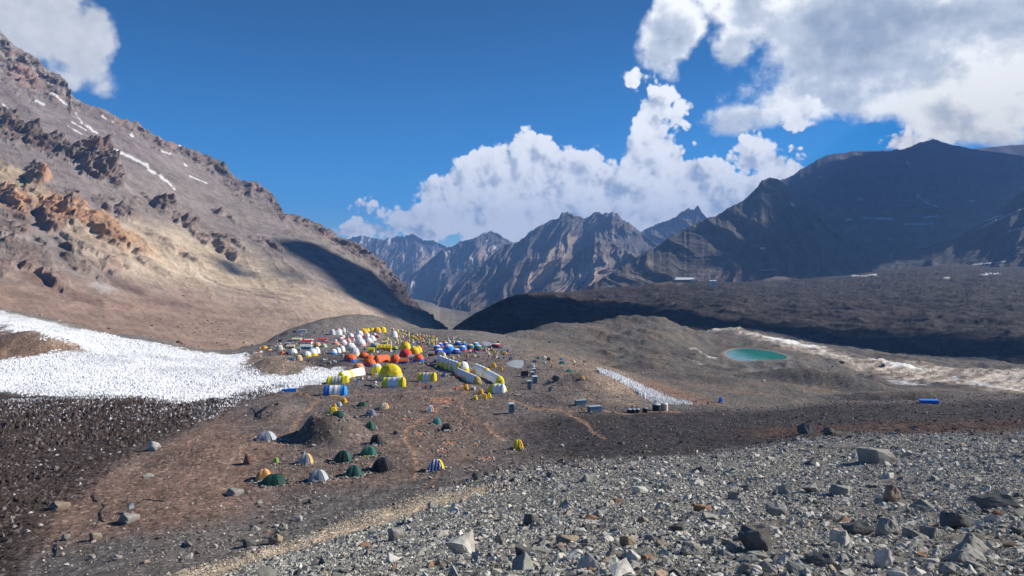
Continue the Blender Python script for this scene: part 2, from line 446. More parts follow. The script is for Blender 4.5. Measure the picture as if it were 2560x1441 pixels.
# rolling relief and small relief, larger in the moraine
far = sst(150, 420, RR)
GZ = GZ + 1.1 * fbm2(GX / 38, GY / 38, 3, 1) * sst(60, 160, RR) + (1.9 + 1.6 * far) * fbm2(GX / 75, GY / 60, 2, 2) * far
GZ = GZ + 0.42 * fbm2(GX / 9, GY / 9, 4, 3) * sst(20, 70, RR) * (1 + 1.2 * far)
GZ = GZ + (0.30 * fbm2(GX / 3.2, GY / 3.2, 4, 4) + 0.10 * (ridge2(GX / 1.1, GY / 1.1, 3, 6) - .4)) * sst(4, 14, RR)
GZ = GZ + far * (4.0 * (ridge2(GX / 46 + GY / 90, GY / 30, 4, 8) - 0.45) + 1.6 * fbm2(GX / 13, GY / 9, 4, 9)) * sst(300, 420, GY) * sst(20, 60, GX)
VV = VH - GZ / GY * F                                      # the photograph row on which each vertex lands
UU = CU + GX / GY * F


def at(u, v, dmin=0.0):
    """the visible ground point on the ray through a photograph pixel"""
    th = math.atan((u - CU) / F)
    j = int(np.searchsorted(ths, th)); j = min(max(j, 1), len(ths) - 1)
    f = (th - ths[j - 1]) / (ths[j] - ths[j - 1])
    colv = VV[:, j - 1] * (1 - f) + VV[:, j] * f
    start = int(np.searchsorted(lrs, math.log(max(dmin / math.cos(th), 1.3))))
    k = np.nonzero(colv[start:] <= v)[0]
    if len(k) == 0: return None
    k = start + int(k[0])
    if k == 0: return None
    g = (colv[k - 1] - v) / (colv[k - 1] - colv[k] + 1e-9); g = min(max(g, 0), 1)
    r = math.exp(lrs[k - 1] * (1 - g) + lrs[k] * g)
    x, y = math.sin(th) * r, math.cos(th) * r
    return Vector((x, y, gz(x, y)))


def gz(x, y):
    th = math.atan2(x, y); lr = math.log(max(math.hypot(x, y), 1.21))
    j = min(max(int(np.searchsorted(ths, th)), 1), len(ths) - 1); i = min(max(int(np.searchsorted(lrs, lr)), 1), len(lrs) - 1)
    f = min(max((th - ths[j - 1]) / (ths[j] - ths[j - 1]), 0), 1); g = min(max((lr - lrs[i - 1]) / (lrs[i] - lrs[i - 1]), 0), 1)
    return float((GZ[i - 1, j - 1] * (1 - f) + GZ[i - 1, j] * f) * (1 - g) + (GZ[i, j - 1] * (1 - f) + GZ[i, j] * f) * g)


def gz_arr(x, y):
    th = np.arctan2(x, y); lr = np.log(np.maximum(np.hypot(x, y), 1.21))
    j = np.clip(np.searchsorted(ths, th), 1, len(ths) - 1); i = np.clip(np.searchsorted(lrs, lr), 1, len(lrs) - 1)
    f = np.clip((th - ths[j - 1]) / (ths[j] - ths[j - 1]), 0, 1); g = np.clip((lr - lrs[i - 1]) / (lrs[i] - lrs[i - 1]), 0, 1)
    return (GZ[i - 1, j - 1] * (1 - f) + GZ[i - 1, j] * f) * (1 - g) + (GZ[i, j - 1] * (1 - f) + GZ[i, j] * f) * g


def zone(px, dmin=0.0):
    """photograph outline -> outline on the ground, in (direction, log distance)"""
    out = []
    for p in px:
        if len(p) == 3:
            th, lr = prm(p[0], p[2]); out.append((float(th), float(lr)))
        else:
            q = at(max(p[0], -500), p[1], dmin)
            if q is None: continue
            out.append((math.atan2(q.x, q.y), math.log(math.hypot(q.x, q.y))))
    return out


# lake and ponds: the ground is hollowed out and the shore raised just above the water
def hollow(px, dmin, rim, dz=0.0):
    global GZ
    c = [at(u, v, dmin) for u, v in px]; c = [q for q in c if q is not None]
    z0 = float(np.mean([q.z for q in c])) + dz
    # the outline again, now on the level plane of the water
    out = []
    for u, v in px:
        d = z0 / (-(v - VH) / F); out.append(((u - CU) / F * d, d))
    sd = poly_sd(GX, GY, out)
    near = np.abs(sd) < rim * 3
    GZ = np.where(sd > 0, z0 - 0.15 - np.minimum(sd * 0.3, 2.0), GZ)
    w = sst(rim * 2.5, 0, -sd) * (sd <= 0)
    GZ = np.where(sd <= 0, GZ * (1 - w) + (z0 + 0.05 - sd * 0.06) * w, GZ)
    return z0, out


LAKE_PX = [(1813, 886), (1822, 878), (1838, 873), (1860, 872), (1890, 874), (1925, 879), (1955, 887), (1969, 893), (1962, 898), (1930, 899), (1895, 901), (1858, 903), (1832, 897)]
lake_z, lake_xy = hollow(LAKE_PX, 300, 9, -0.5)
POND_PX = [(1266, 908), (1285, 901), (1308, 901), (1310, 912), (1304, 921), (1288, 920), (1270, 914)]
pond_z, pond_xy = hollow(POND_PX, 150, 2.0)
POND2_PX = [(1204, 855), (1218, 854), (1240, 861), (1228, 866), (1212, 864)]
pond2_z, pond2_xy = hollow(POND2_PX, 200, 2.0)
VV = VH - GZ / GY * F

# --- surface colours of the ground (albedo), by region
q1 = fbm2(GX / 20, GY / 20, 5, 21); q2 = fbm2(GX / 4, GY / 4, 5, 22); q3 = fbm2(GX / 60, GY / 60, 4, 23)
gcol = np.zeros(GX.shape + (4,))
C_BROWN = np.array([0.145, 0.122, 0.113]); C_RED = np.array([0.205, 0.138, 0.108]); C_DARK = np.array([0.055, 0.048, 0.047])
C_GREY = np.array([0.150, 0.138, 0.125]); C_PALE = np.array([0.56, 0.44, 0.31]); C_TAN = np.array([0.30, 0.225, 0.165])
gcol[..., :3] = C_BROWN
base_rgb = gcol[..., :3]


def paint(mask, c):
    m = np.clip(mask, 0, 1)[..., None]
    gcol[..., :3] = gcol[..., :3] * (1 - m) + np.asarray(c) * m


def zmask(px, soft, nz_=0.04, dmin=0.0):
    z = zone(px, dmin); sd = poly_sd(TH, LR, z)
    return sst(-soft, soft, sd + nz_ * (q2 * 0.6 + q1 * 0.9))


paint(sst(0.0, 0.5, q1) * 0.45, C_RED * 0.8)
paint(sst(0.05, 0.4, q3) * 0.5, C_GREY)
paint(sst(250, 330, RR) * 0.8, C_GREY * 1.25)                                            # upper camp and knoll: pale grey-brown
paint(zmask([(0, 1300), (260, 1170), (420, 1090), (560, 1030), (700, 1110), (720, 1180), (640, 1290), (450, 1330), (200, 1370), (0, 1441)], .07, .08), C_RED * 0.98)
paint(zmask([(850, 985), (1180, 985), (1240, 1080), (1250, 1150), (1060, 1200), (980, 1230), (700, 1210), (740, 1140), (900, 1130)], .06, .09) * .65, C_RED * .85)
paint(zmask([(0, 1441, 60), (0, 1400), (500, 1330), (700, 1265), (960, 1215), (1150, 1190), (1100, 1240), (850, 1330), (400, 1470, 50)], .05, .06) * .85, C_GREY * 1.0)
paint(zmask([(600, 895), (650, 885), (740, 905), (790, 925), (700, 940), (590, 935)], .03) * .9, C_TAN)
paint(zmask([(770, 898), (860, 880), (880, 905), (820, 922), (760, 912)], .02, .03) * .8, C_DARK * 1.1)
paint(zmask([(-400, 850), (0, 835), (120, 840), (215, 862), (235, 880), (160, 895), (60, 905), (-400, 900)], .04) * .95, (0.27, 0.175, 0.12))
# right-hand slopes
paint(zmask([(1320, 1060), (1560, 1025), (1800, 1025), (2100, 1010), (2560, 995), (3000, 990), (3000, 1075), (2400, 1080), (2000, 1112), (1750, 1135), (1450, 1155), (1320, 1110)], .05, .06), C_DARK * 1.05)
paint(zmask([(1700, 1080), (2100, 1060), (2560, 1050), (2560, 1075), (2000, 1090)], .03, .12) * .5, (0.12, 0.065, 0.045))
moraine = sst(225, 262, RR) * sst(R(-1.0), R(4), TH)
paint(moraine, C_GREY * 0.78)
paint(moraine * sst(-.1, .4, q1) * .6, C_TAN * .62)
paint(moraine * sst(.0, .35, q3) * .45, C_DARK * 1.0)
paint(zmask([(1300, 900, 330), (1500, 890, 380), (1620, 905, 350), (1560, 930, 300), (1380, 925, 300)], .05, .06) * .6, (0.13, 0.095, 0.08))
paint(zmask([(1330, 890), (1480, 900), (1640, 1000), (1560, 1010), (1430, 960)], .05, .06) * .7, C_TAN * .95)
paint(zmask([(1560, 930, 240), (1650, 945, 262), (1830, 1000, 220), (1790, 1008, 205), (1700, 985, 215)], .04, .05) * .7, (0.20, 0.12, 0.085))
paint(zmask([(1800, 900, 430), (1990, 890, 470), (2060, 935, 370), (1870, 930, 370)], .03) * .8, C_GREY * 1.15)
# braided outwash plain
OUT = [(1725, 812, 700), (1800, 815, 690), (1900, 830, 660), (2050, 862, 600), (2150, 885, 550), (2350, 910, 510), (2560, 925, 500), (2900, 950, 440),
       (2900, 1015, 300), (2560, 985, 330), (2380, 965, 360), (2250, 940, 400), (2180, 915, 450), (2080, 888, 510), (1950, 862, 590), (1850, 842, 650)]
om = zmask(OUT, .035, .03)
strk = fbm2((GX * .8 + GY * .25) / 60, (GY * .9 - GX * .75) / 7, 5, 31)
paint(om * .9, (0.27, 0.215, 0.17))
paint(om * sst(-.12, .08, strk), (0.52, 0.46, 0.39))
paint(om * sst(.24, .40, strk) * .8, (0.20, 0.175, 0.155))
lk_ = poly_sd(GX, GY, lake_xy); paint(sst(-5, -1.0, lk_) * (lk_ < 1) * .6, (0.34, 0.30, 0.25))
SNOWP = [[(1850, 833, 655), (1960, 843, 640), (2060, 862, 600), (2030, 868, 590), (1930, 852, 620)], [(2165, 886, 530), (2240, 890, 520), (2330, 905, 480), (2310, 912, 470), (2230, 908, 480)],
         [(2200, 938, 400), (2270, 948, 385), (2345, 962, 360), (2300, 958, 360)], [(1728, 812, 700), (1770, 814, 700), (1815, 828, 690), (1780, 826, 690)],
         [(2020, 860, 600), (2065, 868, 590), (2055, 872, 580)], [(2360, 935, 420), (2560, 972, 345), (2700, 990, 330), (2560, 962, 360)],
         [(1728, 888, 420), (1742, 892, 420), (1758, 902, 400), (1750, 901, 400)], [(1742, 868, 460), (1757, 872, 460), (1754, 877, 455)], [(1768, 879, 450), (1784, 883, 445), (1776, 887, 445)],
         [(1180, 880, 4e2), (1181, 881, 4e2), (1180, 882, 4e2)]]
for s_ in SNOWP[:-1]:
    m_ = sst(-.006, .012, poly_sd(TH, LR, zone(s_)) + .012 * q2 + .01 * strk) * .92
    paint(m_, (0.80, 0.80, 0.78)); gcol[..., 3] = np.maximum(gcol[..., 3], m_)
# penitente field (snow and ice blades) and its dirty lower part
PEN = [(-450, 700), (0, 776), (120, 803), (300, 846), (430, 868), (600, 886), (612, 893), (590, 925), (640, 940), (720, 942), (790, 925), (845, 920), (850, 935), (800, 958), (720, 975), (640, 990), (560, 1018), (470, 1012), (300, 1000), (120, 990), (0, 985), (-450, 1000),
       (-450, 905), (0, 903), (80, 893), (160, 880), (230, 882), (200, 862), (120, 842), (0, 812), (-450, 770)]
DIRT = [(-450, 985), (0, 978), (160, 992), (300, 990), (470, 1006), (560, 996), (640, 972), (720, 958), (660, 990), (560, 1030), (440, 1085), (360, 1120), (250, 1190), (120, 1300), (60, 1400), (30, 1470, 68), (-450, 1500, 60)]
pz, dz_ = zone(PEN), zone(DIRT)
PENSD = poly_sd(TH, LR, pz); DIRSD = poly_sd(TH, LR, dz_)
dm = sst(-.02, .03, DIRSD + .03 * q2)
paint(dm, (0.045, 0.035, 0.032))
paint(dm * sst(.0, .4, q1) * .6, (0.080, 0.056, 0.046)); paint(dm * sst(.1, .5, q2) * .4, (0.09, 0.062, 0.048))
pm = sst(-.012, .02, PENSD + .02 * q2) * (1 - .9 * sst(-.045, .03, DIRSD + .035 * q2 + .05 * q1))
paint(pm, (0.74, 0.76, 0.78)); paint(pm * sst(.0, .45, fbm2(GX / 26, GY / 26, 4, 27)) * .55, (0.44, 0.45, 0.48)); gcol[..., 3] = np.maximum(gcol[..., 3], pm)
STRIP = [(1499, 915, 240), (1520, 925, 238), (1580, 950, 226), (1650, 985, 210), (1700, 1003, 198), (1725, 1008, 196), (1715, 1016, 189), (1640, 1014, 186), (1620, 990, 192), (1560, 950, 214), (1510, 925, 230)]
spz = zone(STRIP)
STRSD = poly_sd(TH, LR, spz)
pm2 = sst(-.006, .012, STRSD + .01 * q2)
paint(pm2, (0.72, 0.71, 0.69)); gcol[..., 3] = np.maximum(gcol[..., 3], pm2)
# talus in front: pale grey rubble, with a tan gravel path along its lower edge
TAL = [(380, 1475, 45), (480, 1441), (700, 1370), (880, 1310), (1050, 1255), (1180, 1205), (1260, 1180), (1400, 1165), (1560, 1150), (1750, 1140), (1950, 1105), (2200, 1085), (2560, 1085), (3400, 1060), (3400, 1441, 5), (3400, 1441, 1), (0, 3000, 1), (0, 1800, 8), (200, 1600, 16)]
tz = zone(TAL)
TALSD = poly_sd(TH, LR, tz)
tm = sst(-.03, .05, TALSD + .08 * q2 + .06 * q1)
paint(tm, (0.195, 0.180, 0.155))
paint(tm * sst(.05, .5, q1) * .55, (0.20, 0.152, 0.108))
PATH = [(400, 1460, 50), (480, 1441), (620, 1400), (720, 1370), (840, 1330), (960, 1290), (1060, 1262), (1160, 1240)]
pl = zone(PATH)
PTH = line_d(TH, LR * .55, [(a, b * .55) for a, b in pl])
paint(sst(.055, .022, PTH + .016 * q2), C_PALE * 1.08)
PATH2 = [zone(x) for x in ([(1275, 1000), (1330, 1022), (1400, 1025), (1440, 1045), (1470, 1062), (1480, 1080), (1512, 1098)], [(1400, 1028), (1560, 1034), (1700, 1030)],
                           [(1175, 975), (1130, 1005), (1060, 1045), (1015, 1078), (1012, 1100), (1035, 1130), (1042, 1170), (1035, 1200)], [(1100, 1180), (1075, 1210), (1030, 1245)],
                           [(1150, 1005), (1160, 1030), (1190, 1055)], [(1215, 1058), (1228, 1080), (1262, 1102)], [(700, 960), (800, 1000), (745, 1050), (718, 1100)], [(1180, 960), (1130, 975), (980, 985), (850, 990)])]
for l_ in PATH2:
    paint(sst(.0042, .0015, line_d(TH, LR * .4, [(a, b * .4) for a, b in l_]) + .0012 * q2) * .8, (0.30, 0.185, 0.125))
# cleared tent pitches of bare red earth, ringed with stones
PITCH = [(1105, 1000, 32, 9), (1152, 1060, 14, 5), (1172, 1075, 15, 5), (1125, 1108, 20, 7), (1105, 1128, 20, 7), (1050, 1085, 16, 6), (1195, 1110, 13, 6), (1215, 1148, 22, 6), (1015, 1048, 20, 5), (1165, 1040, 16, 4),
         (1095, 1092, 12, 5), (1310, 1165, 14, 5), (1060, 995, 14, 5), (1180, 1175, 14, 6)]
rings = []
for (u, v, a_, b_) in PITCH:
    px = [(u + a_ * math.cos(k * .7854), v + b_ * math.sin(k * .7854)) for k in range(8)]
    z = zone(px); rings.append(z)
    paint(sst(-.002, .002, poly_sd(TH, LR, z) + .003 * q2), (0.29, 0.155, 0.105))
MND = zone([(725, 1120), (745, 1080), (780, 1045), (830, 1032), (870, 1060), (868, 1110), (830, 1130), (770, 1136)])
paint(sst(-.01, .01, poly_sd(TH, LR, MND)) * .6, (0.10, 0.085, 0.075))  # shaded face of the mound, its shade also painted into the colour
paint(sst(350, 500, RR) * sst(R(-2), R(-6), TH) * .6, (0.21, 0.17, 0.135))
gcol[..., :3] *= (1 + 0.30 * q2[..., None] * (1 - .7 * gcol[..., 3:4]))
MAT_GROUND = terrain_mat('earth', 0.35, 2.2, 9.0, 0.6, 0.3, 0.8, 2.3)
ground = grid_mesh('ground', GX, GY, GZ, gcol, MAT_GROUND)


# --- water
def water(name, z0, out, colr, rough=0.06):
    m, t, b = new_mat(name + '_water')
    pos = t.n.new('ShaderNodeNewGeometry').outputs['Position']
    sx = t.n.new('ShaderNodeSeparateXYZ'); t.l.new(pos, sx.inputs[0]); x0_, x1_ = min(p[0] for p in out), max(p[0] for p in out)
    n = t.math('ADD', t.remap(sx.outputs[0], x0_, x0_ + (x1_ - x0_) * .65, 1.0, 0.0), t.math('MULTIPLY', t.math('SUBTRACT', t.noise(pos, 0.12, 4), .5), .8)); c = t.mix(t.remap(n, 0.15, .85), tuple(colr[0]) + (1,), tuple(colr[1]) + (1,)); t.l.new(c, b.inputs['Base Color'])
    b.inputs['Roughness'].default_value = rough; b.inputs['Specular IOR Level'].default_value = 0.5
    bp = t.n.new('ShaderNodeBump'); bp.inputs['Strength'].default_value = 0.06; bp.inputs['Distance'].default_value = 0.05
    t.l.new(t.noise(pos, 1.7, 3), bp.inputs['Height']); t.l.new(bp.outputs[0], b.inputs['Normal'])
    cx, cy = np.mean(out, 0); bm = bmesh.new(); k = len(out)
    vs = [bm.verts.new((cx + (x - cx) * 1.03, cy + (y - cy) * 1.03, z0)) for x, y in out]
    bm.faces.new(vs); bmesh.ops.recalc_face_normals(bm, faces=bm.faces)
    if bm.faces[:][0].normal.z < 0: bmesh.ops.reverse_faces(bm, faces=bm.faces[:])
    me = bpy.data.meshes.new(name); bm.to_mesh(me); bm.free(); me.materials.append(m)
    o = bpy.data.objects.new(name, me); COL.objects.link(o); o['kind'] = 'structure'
    return o


water('lake_water', lake_z, lake_xy, [(0.02, 0.30, 0.21), (0.30, 0.60, 0.68)], .04)  # paler left end is reflected sky, painted into the base colour
water('pond_water', pond_z, pond_xy, [(0.36, 0.37, 0.34), (0.30, 0.31, 0.29)], .3)
water('pond_water', pond2_z, pond2_xy, [(0.36, 0.35, 0.32), (0.30, 0.31, 0.29)], .3)


# ------------------------------------------------------------------ mountains
def fill(u, pts):
    pts = sorted(pts); return np.interp(u, [p[0] for p in pts], [p[1] for p in pts])


def mountain(name, sky_, base_, dtop, dbot, nu, nv, jag, relief, col_fn, mat, power=1.0, spur=(0, 1, 1), seed=1, back=0.35, skew=0.55):
    """a ridge with its slopes: crest line, foot line and their distances; spurs and gullies stand out from the slope"""
    u = np.linspace(min(p[0] for p in sky_), max(p[0] for p in sky_), nu)
    vt = fill(u, sky_); vb = fill(u, base_); Dt = fill(u, dtop); Db = fill(u, dbot)
    px_m = Dt / F
    vt = vt - jag * (np.abs(fbm2(u / 22, u * 0 + seed, 5, seed)) * 2.2 - .35) - jag * .25 * perlin2(u / 4, u * 0, seed + 2)
    s = np.linspace(0, 1, nv)[:, None]
    V = vt[None] + (np.maximum(vb, vt + 4) - vt)[None] * s
    D = np.exp(np.log(Dt)[None] + (np.log(Db) - np.log(Dt))[None] * s ** power)
    U = np.repeat(u[None], nv, 0)
    X = (U - CU) / F * D; Z = -(V - VH) / F * D; sc = np.mean(Dt) / F
    amp, ku, ks = spur
    edge = sst(0, .05, s) * 1.0
    if amp:
        wv = (U + skew * (V - vt[None])) / ku + .8 * fbm2(U / (ku * 2.2), V / (ku * 1.2), 3, seed + 4)
        sp = (ridge2(wv, V / (ku * ks), 5, seed + 5) - .35)
        D = D - amp * sp * edge
    X = (U - CU) / F * D; Z = -(V - VH) / F * D
    h = (ridge3(X / (relief[1]), D / (relief[1]), Z / (relief[1]), 6, seed + 9) - .35) * relief[0] * .36
    low = sst(0, .25, s)
    D = D - h * edge; X = (U - CU) / F * D; Z = -(V - VH) / F * D + h * .30 * low
    nb = 10
    k = np.linspace(0, 1, nb + 1)[1:][::-1][:, None]
    dB = Dt[None] * (1 + back * k); zB = Z[0][None] - (Dt[None] * back * k) * .7
    Xa = np.vstack([(u[None] - CU) / F * Dt[None] + 0 * k, X]); Ya = np.vstack([dB, D]); Za = np.vstack([zB, Z])
    Ya[:nb] += 0; Xa[:nb] = (u[None] - CU) / F * dB
    colr = col_fn(U, V, X, D, Z)
    colr = np.vstack([np.repeat(colr[:1], nb, 0), colr])
    return grid_mesh(name, Xa, Ya, Za, colr, mat, flip=True)


def mixc(a, b, m):
    m = np.clip(m, 0, 1)[..., None]; return a * (1 - m) + np.asarray(b) * m


def seg_snow(U, V, segs, nzs):
    m = np.zeros(U.shape)
    for (u0, v0, u1, v1, w) in segs:
        d = line_d(U, V, [(u0, v0), (u1, v1)])
        m = np.maximum(m, sst(w * .95, w * .2, d + nzs * w * 1.5) * .9)
    return m


MAT_MTN = terrain_mat('mountain_rock', 0.010, 0.05, 0.35, 0.45, 3.5)
MAT_FAR = terrain_mat('far_rock', 0.003, 0.012, 0.06, 0.9, 22.0)
MAT_PLAIN = terrain_mat('moraine', 0.03, 0.15, 0.7, 0.6, 1.5, 0.5, 0.35)

# --- the great slope on the left
LSKY = [(-420, -260), (-200, -80), (-60, 30), (0, 76), (40, 115), (95, 148), (112, 172), (150, 190), (166, 205), (176, 238), (215, 258), (255, 270), (290, 290), (318, 305), (345, 308), (372, 330), (400, 345), (450, 360), (500, 383), (555, 408), (585, 440), (600, 452), (640, 455), (672, 478), (692, 500), (706, 531),
        (740, 540), (775, 548), (810, 565), (850, 592), (900, 617), (925, 632), (955, 662), (990, 700), (1030, 745), (1060, 775), (1100, 812), (1135, 838)]
LBOT = [(-420, 800), (0, 860), (300, 905), (600, 935), (850, 890), (1000, 858), (1080, 855), (1135, 850)]
LD = [(-420, 700, 360), (-420, 400, 650), (-420, 100, 1000), (-420, -260, 1500), (0, 860, 350), (0, 780, 395), (0, 700, 460), (0, 600, 570), (0, 500, 700), (0, 400, 880), (0, 300, 1100), (0, 200, 1330), (0, 70, 1600),
      (300, 905, 350), (300, 860, 395), (300, 780, 480), (300, 700, 580), (300, 600, 740), (300, 500, 930), (300, 400, 1180), (300, 280, 1480),
      (600, 935, 370), (600, 880, 430), (600, 800, 570), (600, 700, 780), (600, 600, 1020), (600, 500, 1350), (600, 440, 1560),
      (850, 880, 500), (850, 820, 620), (850, 760, 760), (850, 700, 930), (850, 640, 1130), (850, 590, 1320), (1000, 860, 640), (1000, 800, 800), (1000, 740, 1050), (1000, 708, 1200), (1100, 840, 800), (1135, 840, 900)]
lrb = rbf([(u / 400., v / 400.) for u, v, d in LD], [math.log(d) for u, v, d in LD], 1e-4)
nu, nv = 660, 470
lu = np.concatenate([np.linspace(-420, -40, 60, endpoint=False), np.linspace(-40, 1135, nu - 60)]); lvt = fill(lu, LSKY); lvb = fill(lu, LBOT)
crk = sst(120, 220, lu)
lvt = lvt - (np.abs(fbm2(lu / 26, lu * 0 + 3.3, 5, 41)) * 12 - 3) * (.35 + .65 * crk) * sst(1135, 1000, lu)
ss = (np.linspace(0, 1, nv) ** 1.0)[:, None]
LV = lvt[None] + np.maximum(lvb - lvt, 3)[None] * ss; LU = np.repeat(lu[None], nv, 0)
cU = np.linspace(-420, 1135, 90); cV = np.linspace(-280, 940, 90); a_, b_ = np.meshgrid(cU / 400, cV / 400)
lbase = lrb(np.stack([a_.ravel(), b_.ravel()], 1)).reshape(a_.shape)
LDp = np.exp(bil(lbase, cU, cV, LU, LV))
LX = (LU - CU) / F * LDp; LZ = -(LV - VH) / F * LDp; LY = LDp.copy()


def ell(u, v, ru, rv, ang, warp=0.35, crag=False):
    c, s = math.cos(R(ang)), math.sin(R(ang)); du = LU - u; dv = LV - v
    a = (du * c + dv * s) / ru; b = (-du * s + dv * c) / rv
    r = np.sqrt(a * a + b * b) + warp * LN
    if not crag: return sst(1.0, 0.55, r)
    side = np.clip((-du / (ru + 1) * .7 + dv / (rv + 1) * .5) * .9, -1, 1)           # the lower left flank breaks off sharply
    return sst(1.05, 0.50 + .36 * side, r)


LN = fbm2(LU / 28, LV / 28, 4, 51)
CRAG = [(25, 320, 60, 38, 35, 1.0), (95, 350, 70, 30, 32, 1.0), (150, 372, 60, 26, 32, .9), (240, 400, 75, 52, 32, 1.5), (285, 440, 45, 25, 40, .8), (92, 442, 38, 30, 50, 1.1), (190, 490, 30, 14, 30, .5), (250, 505, 40, 12, 25, .4),
        (130, 540, 55, 42, 35, 1.7), (40, 500, 70, 26, 38, 1.1), (250, 570, 100, 30, 33, .9), (330, 610, 70, 22, 30, .6), (30, 560, 70, 38, 20, .8), (70, 640, 85, 38, 20, .9), (130, 690, 60, 24, 40, .7), (245, 625, 90, 18, 15, .5), (280, 670, 40, 18, 30, .6),
        (10, 660, 40, 34, 0, .8), (410, 515, 34, 20, 20, 1.0), (440, 545, 18, 10, 50, .5), (320, 535, 40, 18, 20, .8), (270, 500, 30, 12, 20, .4), (480, 565, 16, 34, -40, .7), (550, 610, 55, 14, 45, .7), (500, 590, 40, 12, 40, .5), (550, 530, 26, 10, 20, .6),
        (470, 640, 60, 12, 35, .35), (400, 600, 60, 14, 35, .35), (390, 670, 60, 12, 30, .35), (300, 650, 40, 14, 30, .4), (640, 600, 30, 8, 30, .35), (680, 610, 40, 8, 30, .35)]
lm = np.zeros(LU.shape)
rc_ = random.Random(3)
for (x0, y0, x1, y1, n_, a_) in [(0, 400, 300, 720, 26, .5), (300, 470, 620, 640, 10, .28), (180, 560, 400, 700, 12, .35)]:
    for _ in range(n_):
        f = rc_.random(); CRAG.append((x0 + (x1 - x0) * f, y0 + (y1 - y0) * (.35 * f + .65 * rc_.random()), rc_.uniform(16, 48), rc_.uniform(5, 12), rc_.uniform(15, 45), a_ * rc_.uniform(.6, 1.2)))
for (u, v, ru, rv, an, am) in CRAG: lm = np.maximum(lm, am * ell(u, v, ru, rv, an, .4, True))
skyd = LV - lvt[None]
crest_h = np.interp(lu, [-420, 0, 150, 180, 230, 330, 420, 560, 620, 700, 720, 800, 860, 1000, 1100, 1135], [150, 150, 80, 55, 16, 40, 34, 50, 60, 40, 20, 40, 46, 42, 22, 10])[None]
cm = sst(1.0, .35, skyd / crest_h + .45 * LN) * sst(-420, 60, LU)
cm_ = cm * np.interp(lu, [-420, 160, 240, 300, 560, 720, 860, 1135], [1, 1, .25, .8, 1, .6, .8, .55])[None]
band = cm_ * (LU < 200)
k_ = LDp / 900.0
rg = ridge3(LX / 34, LY / 34, LZ / 52, 6, 61, .5) - .30
rg2 = ridge3(LX / 80, LY / 80, LZ / 60, 5, 62) - .30
strat = np.abs(((LZ / 16 + LX / 300 + .5 * LN) % 1) - .5)
HH = lm * (24 * rg + 16 * rg2 + 9) * np.clip(k_, .6, 1.6) + cm_ * (15 * rg + 20 * rg2) * np.clip(k_, .7, 1.4)
HH += 2.8 * fbm3(LX / 70, LY / 70, LZ / 70, 4, 63) + 0.8 * fbm3(LX / 9, LY / 9, LZ / 9, 4, 64) * sst(300, 500, LY)
# gullies run down the fall line (upper left to lower right)
al_ = (LU * .70 + LV * .71); ac_ = (LU * .71 - LV * .70)
gul = ridge2(ac_ / 60 + .25 * LN, al_ / 420, 4, 65) - .35
HH += 3.0 * gul * sst(500, 800, LY) * (1 - np.clip(lm + cm_, 0, 1))
edg = sst(0, 1, ss * nv / 10.)
rk_ = np.clip(lm + cm_, 0, 1); nx, ny, nz_ = .52 + .16 * rk_, -.42 - .2 * rk_, .74 - .34 * rk_
foot = sst(1.0, .93, ss)
LX = LX + HH * nx * edg * foot; LY = LY + HH * ny * edg * foot; LZ = LZ + HH * nz_ * (.5 + .5 * edg) * foot
# surface colours
g1 = fbm2(ac_ / 26, al_ / 300, 5, 71); g2 = fbm2(LU / 14, LV / 14, 5, 72); g3_ = fbm2(ac_ / 7, al_ / 120, 4, 73)
lc = np.zeros(LU.shape + (4,)); L3 = np.zeros(LU.shape + (3,)) + np.array([0.205, 0.172, 0.155])
up = sst(720, 360, LV + .35 * LU - 60)
L3 = mixc(L3, (0.185, 0.155, 0.150), up * .8)
L3 = mixc(L3, (0.150, 0.120, 0.118), sst(.0, .35, g1) * up * .8)
L3 = mixc(L3, (0.40, 0.315, 0.225), poly_sd(LU, LV, [(150, 560), (430, 560), (620, 640), (820, 730), (960, 800), (800, 790), (560, 740), (330, 700), (200, 640)]) / 60 + .45 + .5 * g1)
L3 = mixc(L3, (0.36, 0.27, 0.16), ell(60, 470, 120, 40, 35) * .8)
L3 = mixc(L3, (0.34, 0.27, 0.17), ell(470, 640, 170, 60, 33, .8) * .55 * sst(-.1, .3, g1))
L3 = mixc(L3, (0.245, 0.165, 0.125), sst(640, 760, LV - .10 * (LU - 200) + 60 * g1) * (1 - sst(560, 900, LU)))
L3 = mixc(L3, (0.31, 0.225, 0.165), sst(700, 800, LV) * sst(450, 700, LU) * .7)
L3 = mixc(L3, (0.15, 0.095, 0.08), sst(16, 5, line_d(LU, LV, [(60, 690), (150, 725), (250, 760)]) + 6 * g2) * .8)
L3 = mixc(L3, (0.15, 0.10, 0.09), sst(14, 4, line_d(LU, LV, [(270, 690), (330, 720), (400, 755), (470, 768)]) + 5 * g2) * .7)
L3 = mixc(L3, (0.34, 0.32, 0.31), ell(260, 720, 45, 16, 15, .8) * .6)
L3 = mixc(L3, (0.15, 0.12, 0.11), sst(2.5, .8, line_d(LU, LV, [(500, 685), (560, 715), (640, 735), (730, 755)]) + 1.5 * g2) * .7)
rock = np.clip((lm * 1.3 + cm_ * 1.1) * (.75 + .9 * g2), 0, 1)
rc = mixc(np.zeros(LU.shape + (3,)) + np.array([0.165, 0.118, 0.10]), (0.11, 0.095, 0.09), sst(0, .3, g2)); rc = mixc(rc, (0.27, 0.155, 0.115), sst(.05, .4, fbm2(LU / 40, LV / 40, 3, 75)) * .8)
rc = mixc(rc, (0.17, 0.155, 0.15), sst(330, 600, LU) * sst(520, 300, LV) * .5)
L3 = mixc(L3, rc, rock)
L3 = mixc(L3, (0.24, 0.215, 0.20), band * sst(.2, .4, strat)); L3 = mixc(L3, (0.13, 0.105, 0.10), band * sst(.2, .05, strat) * .9)
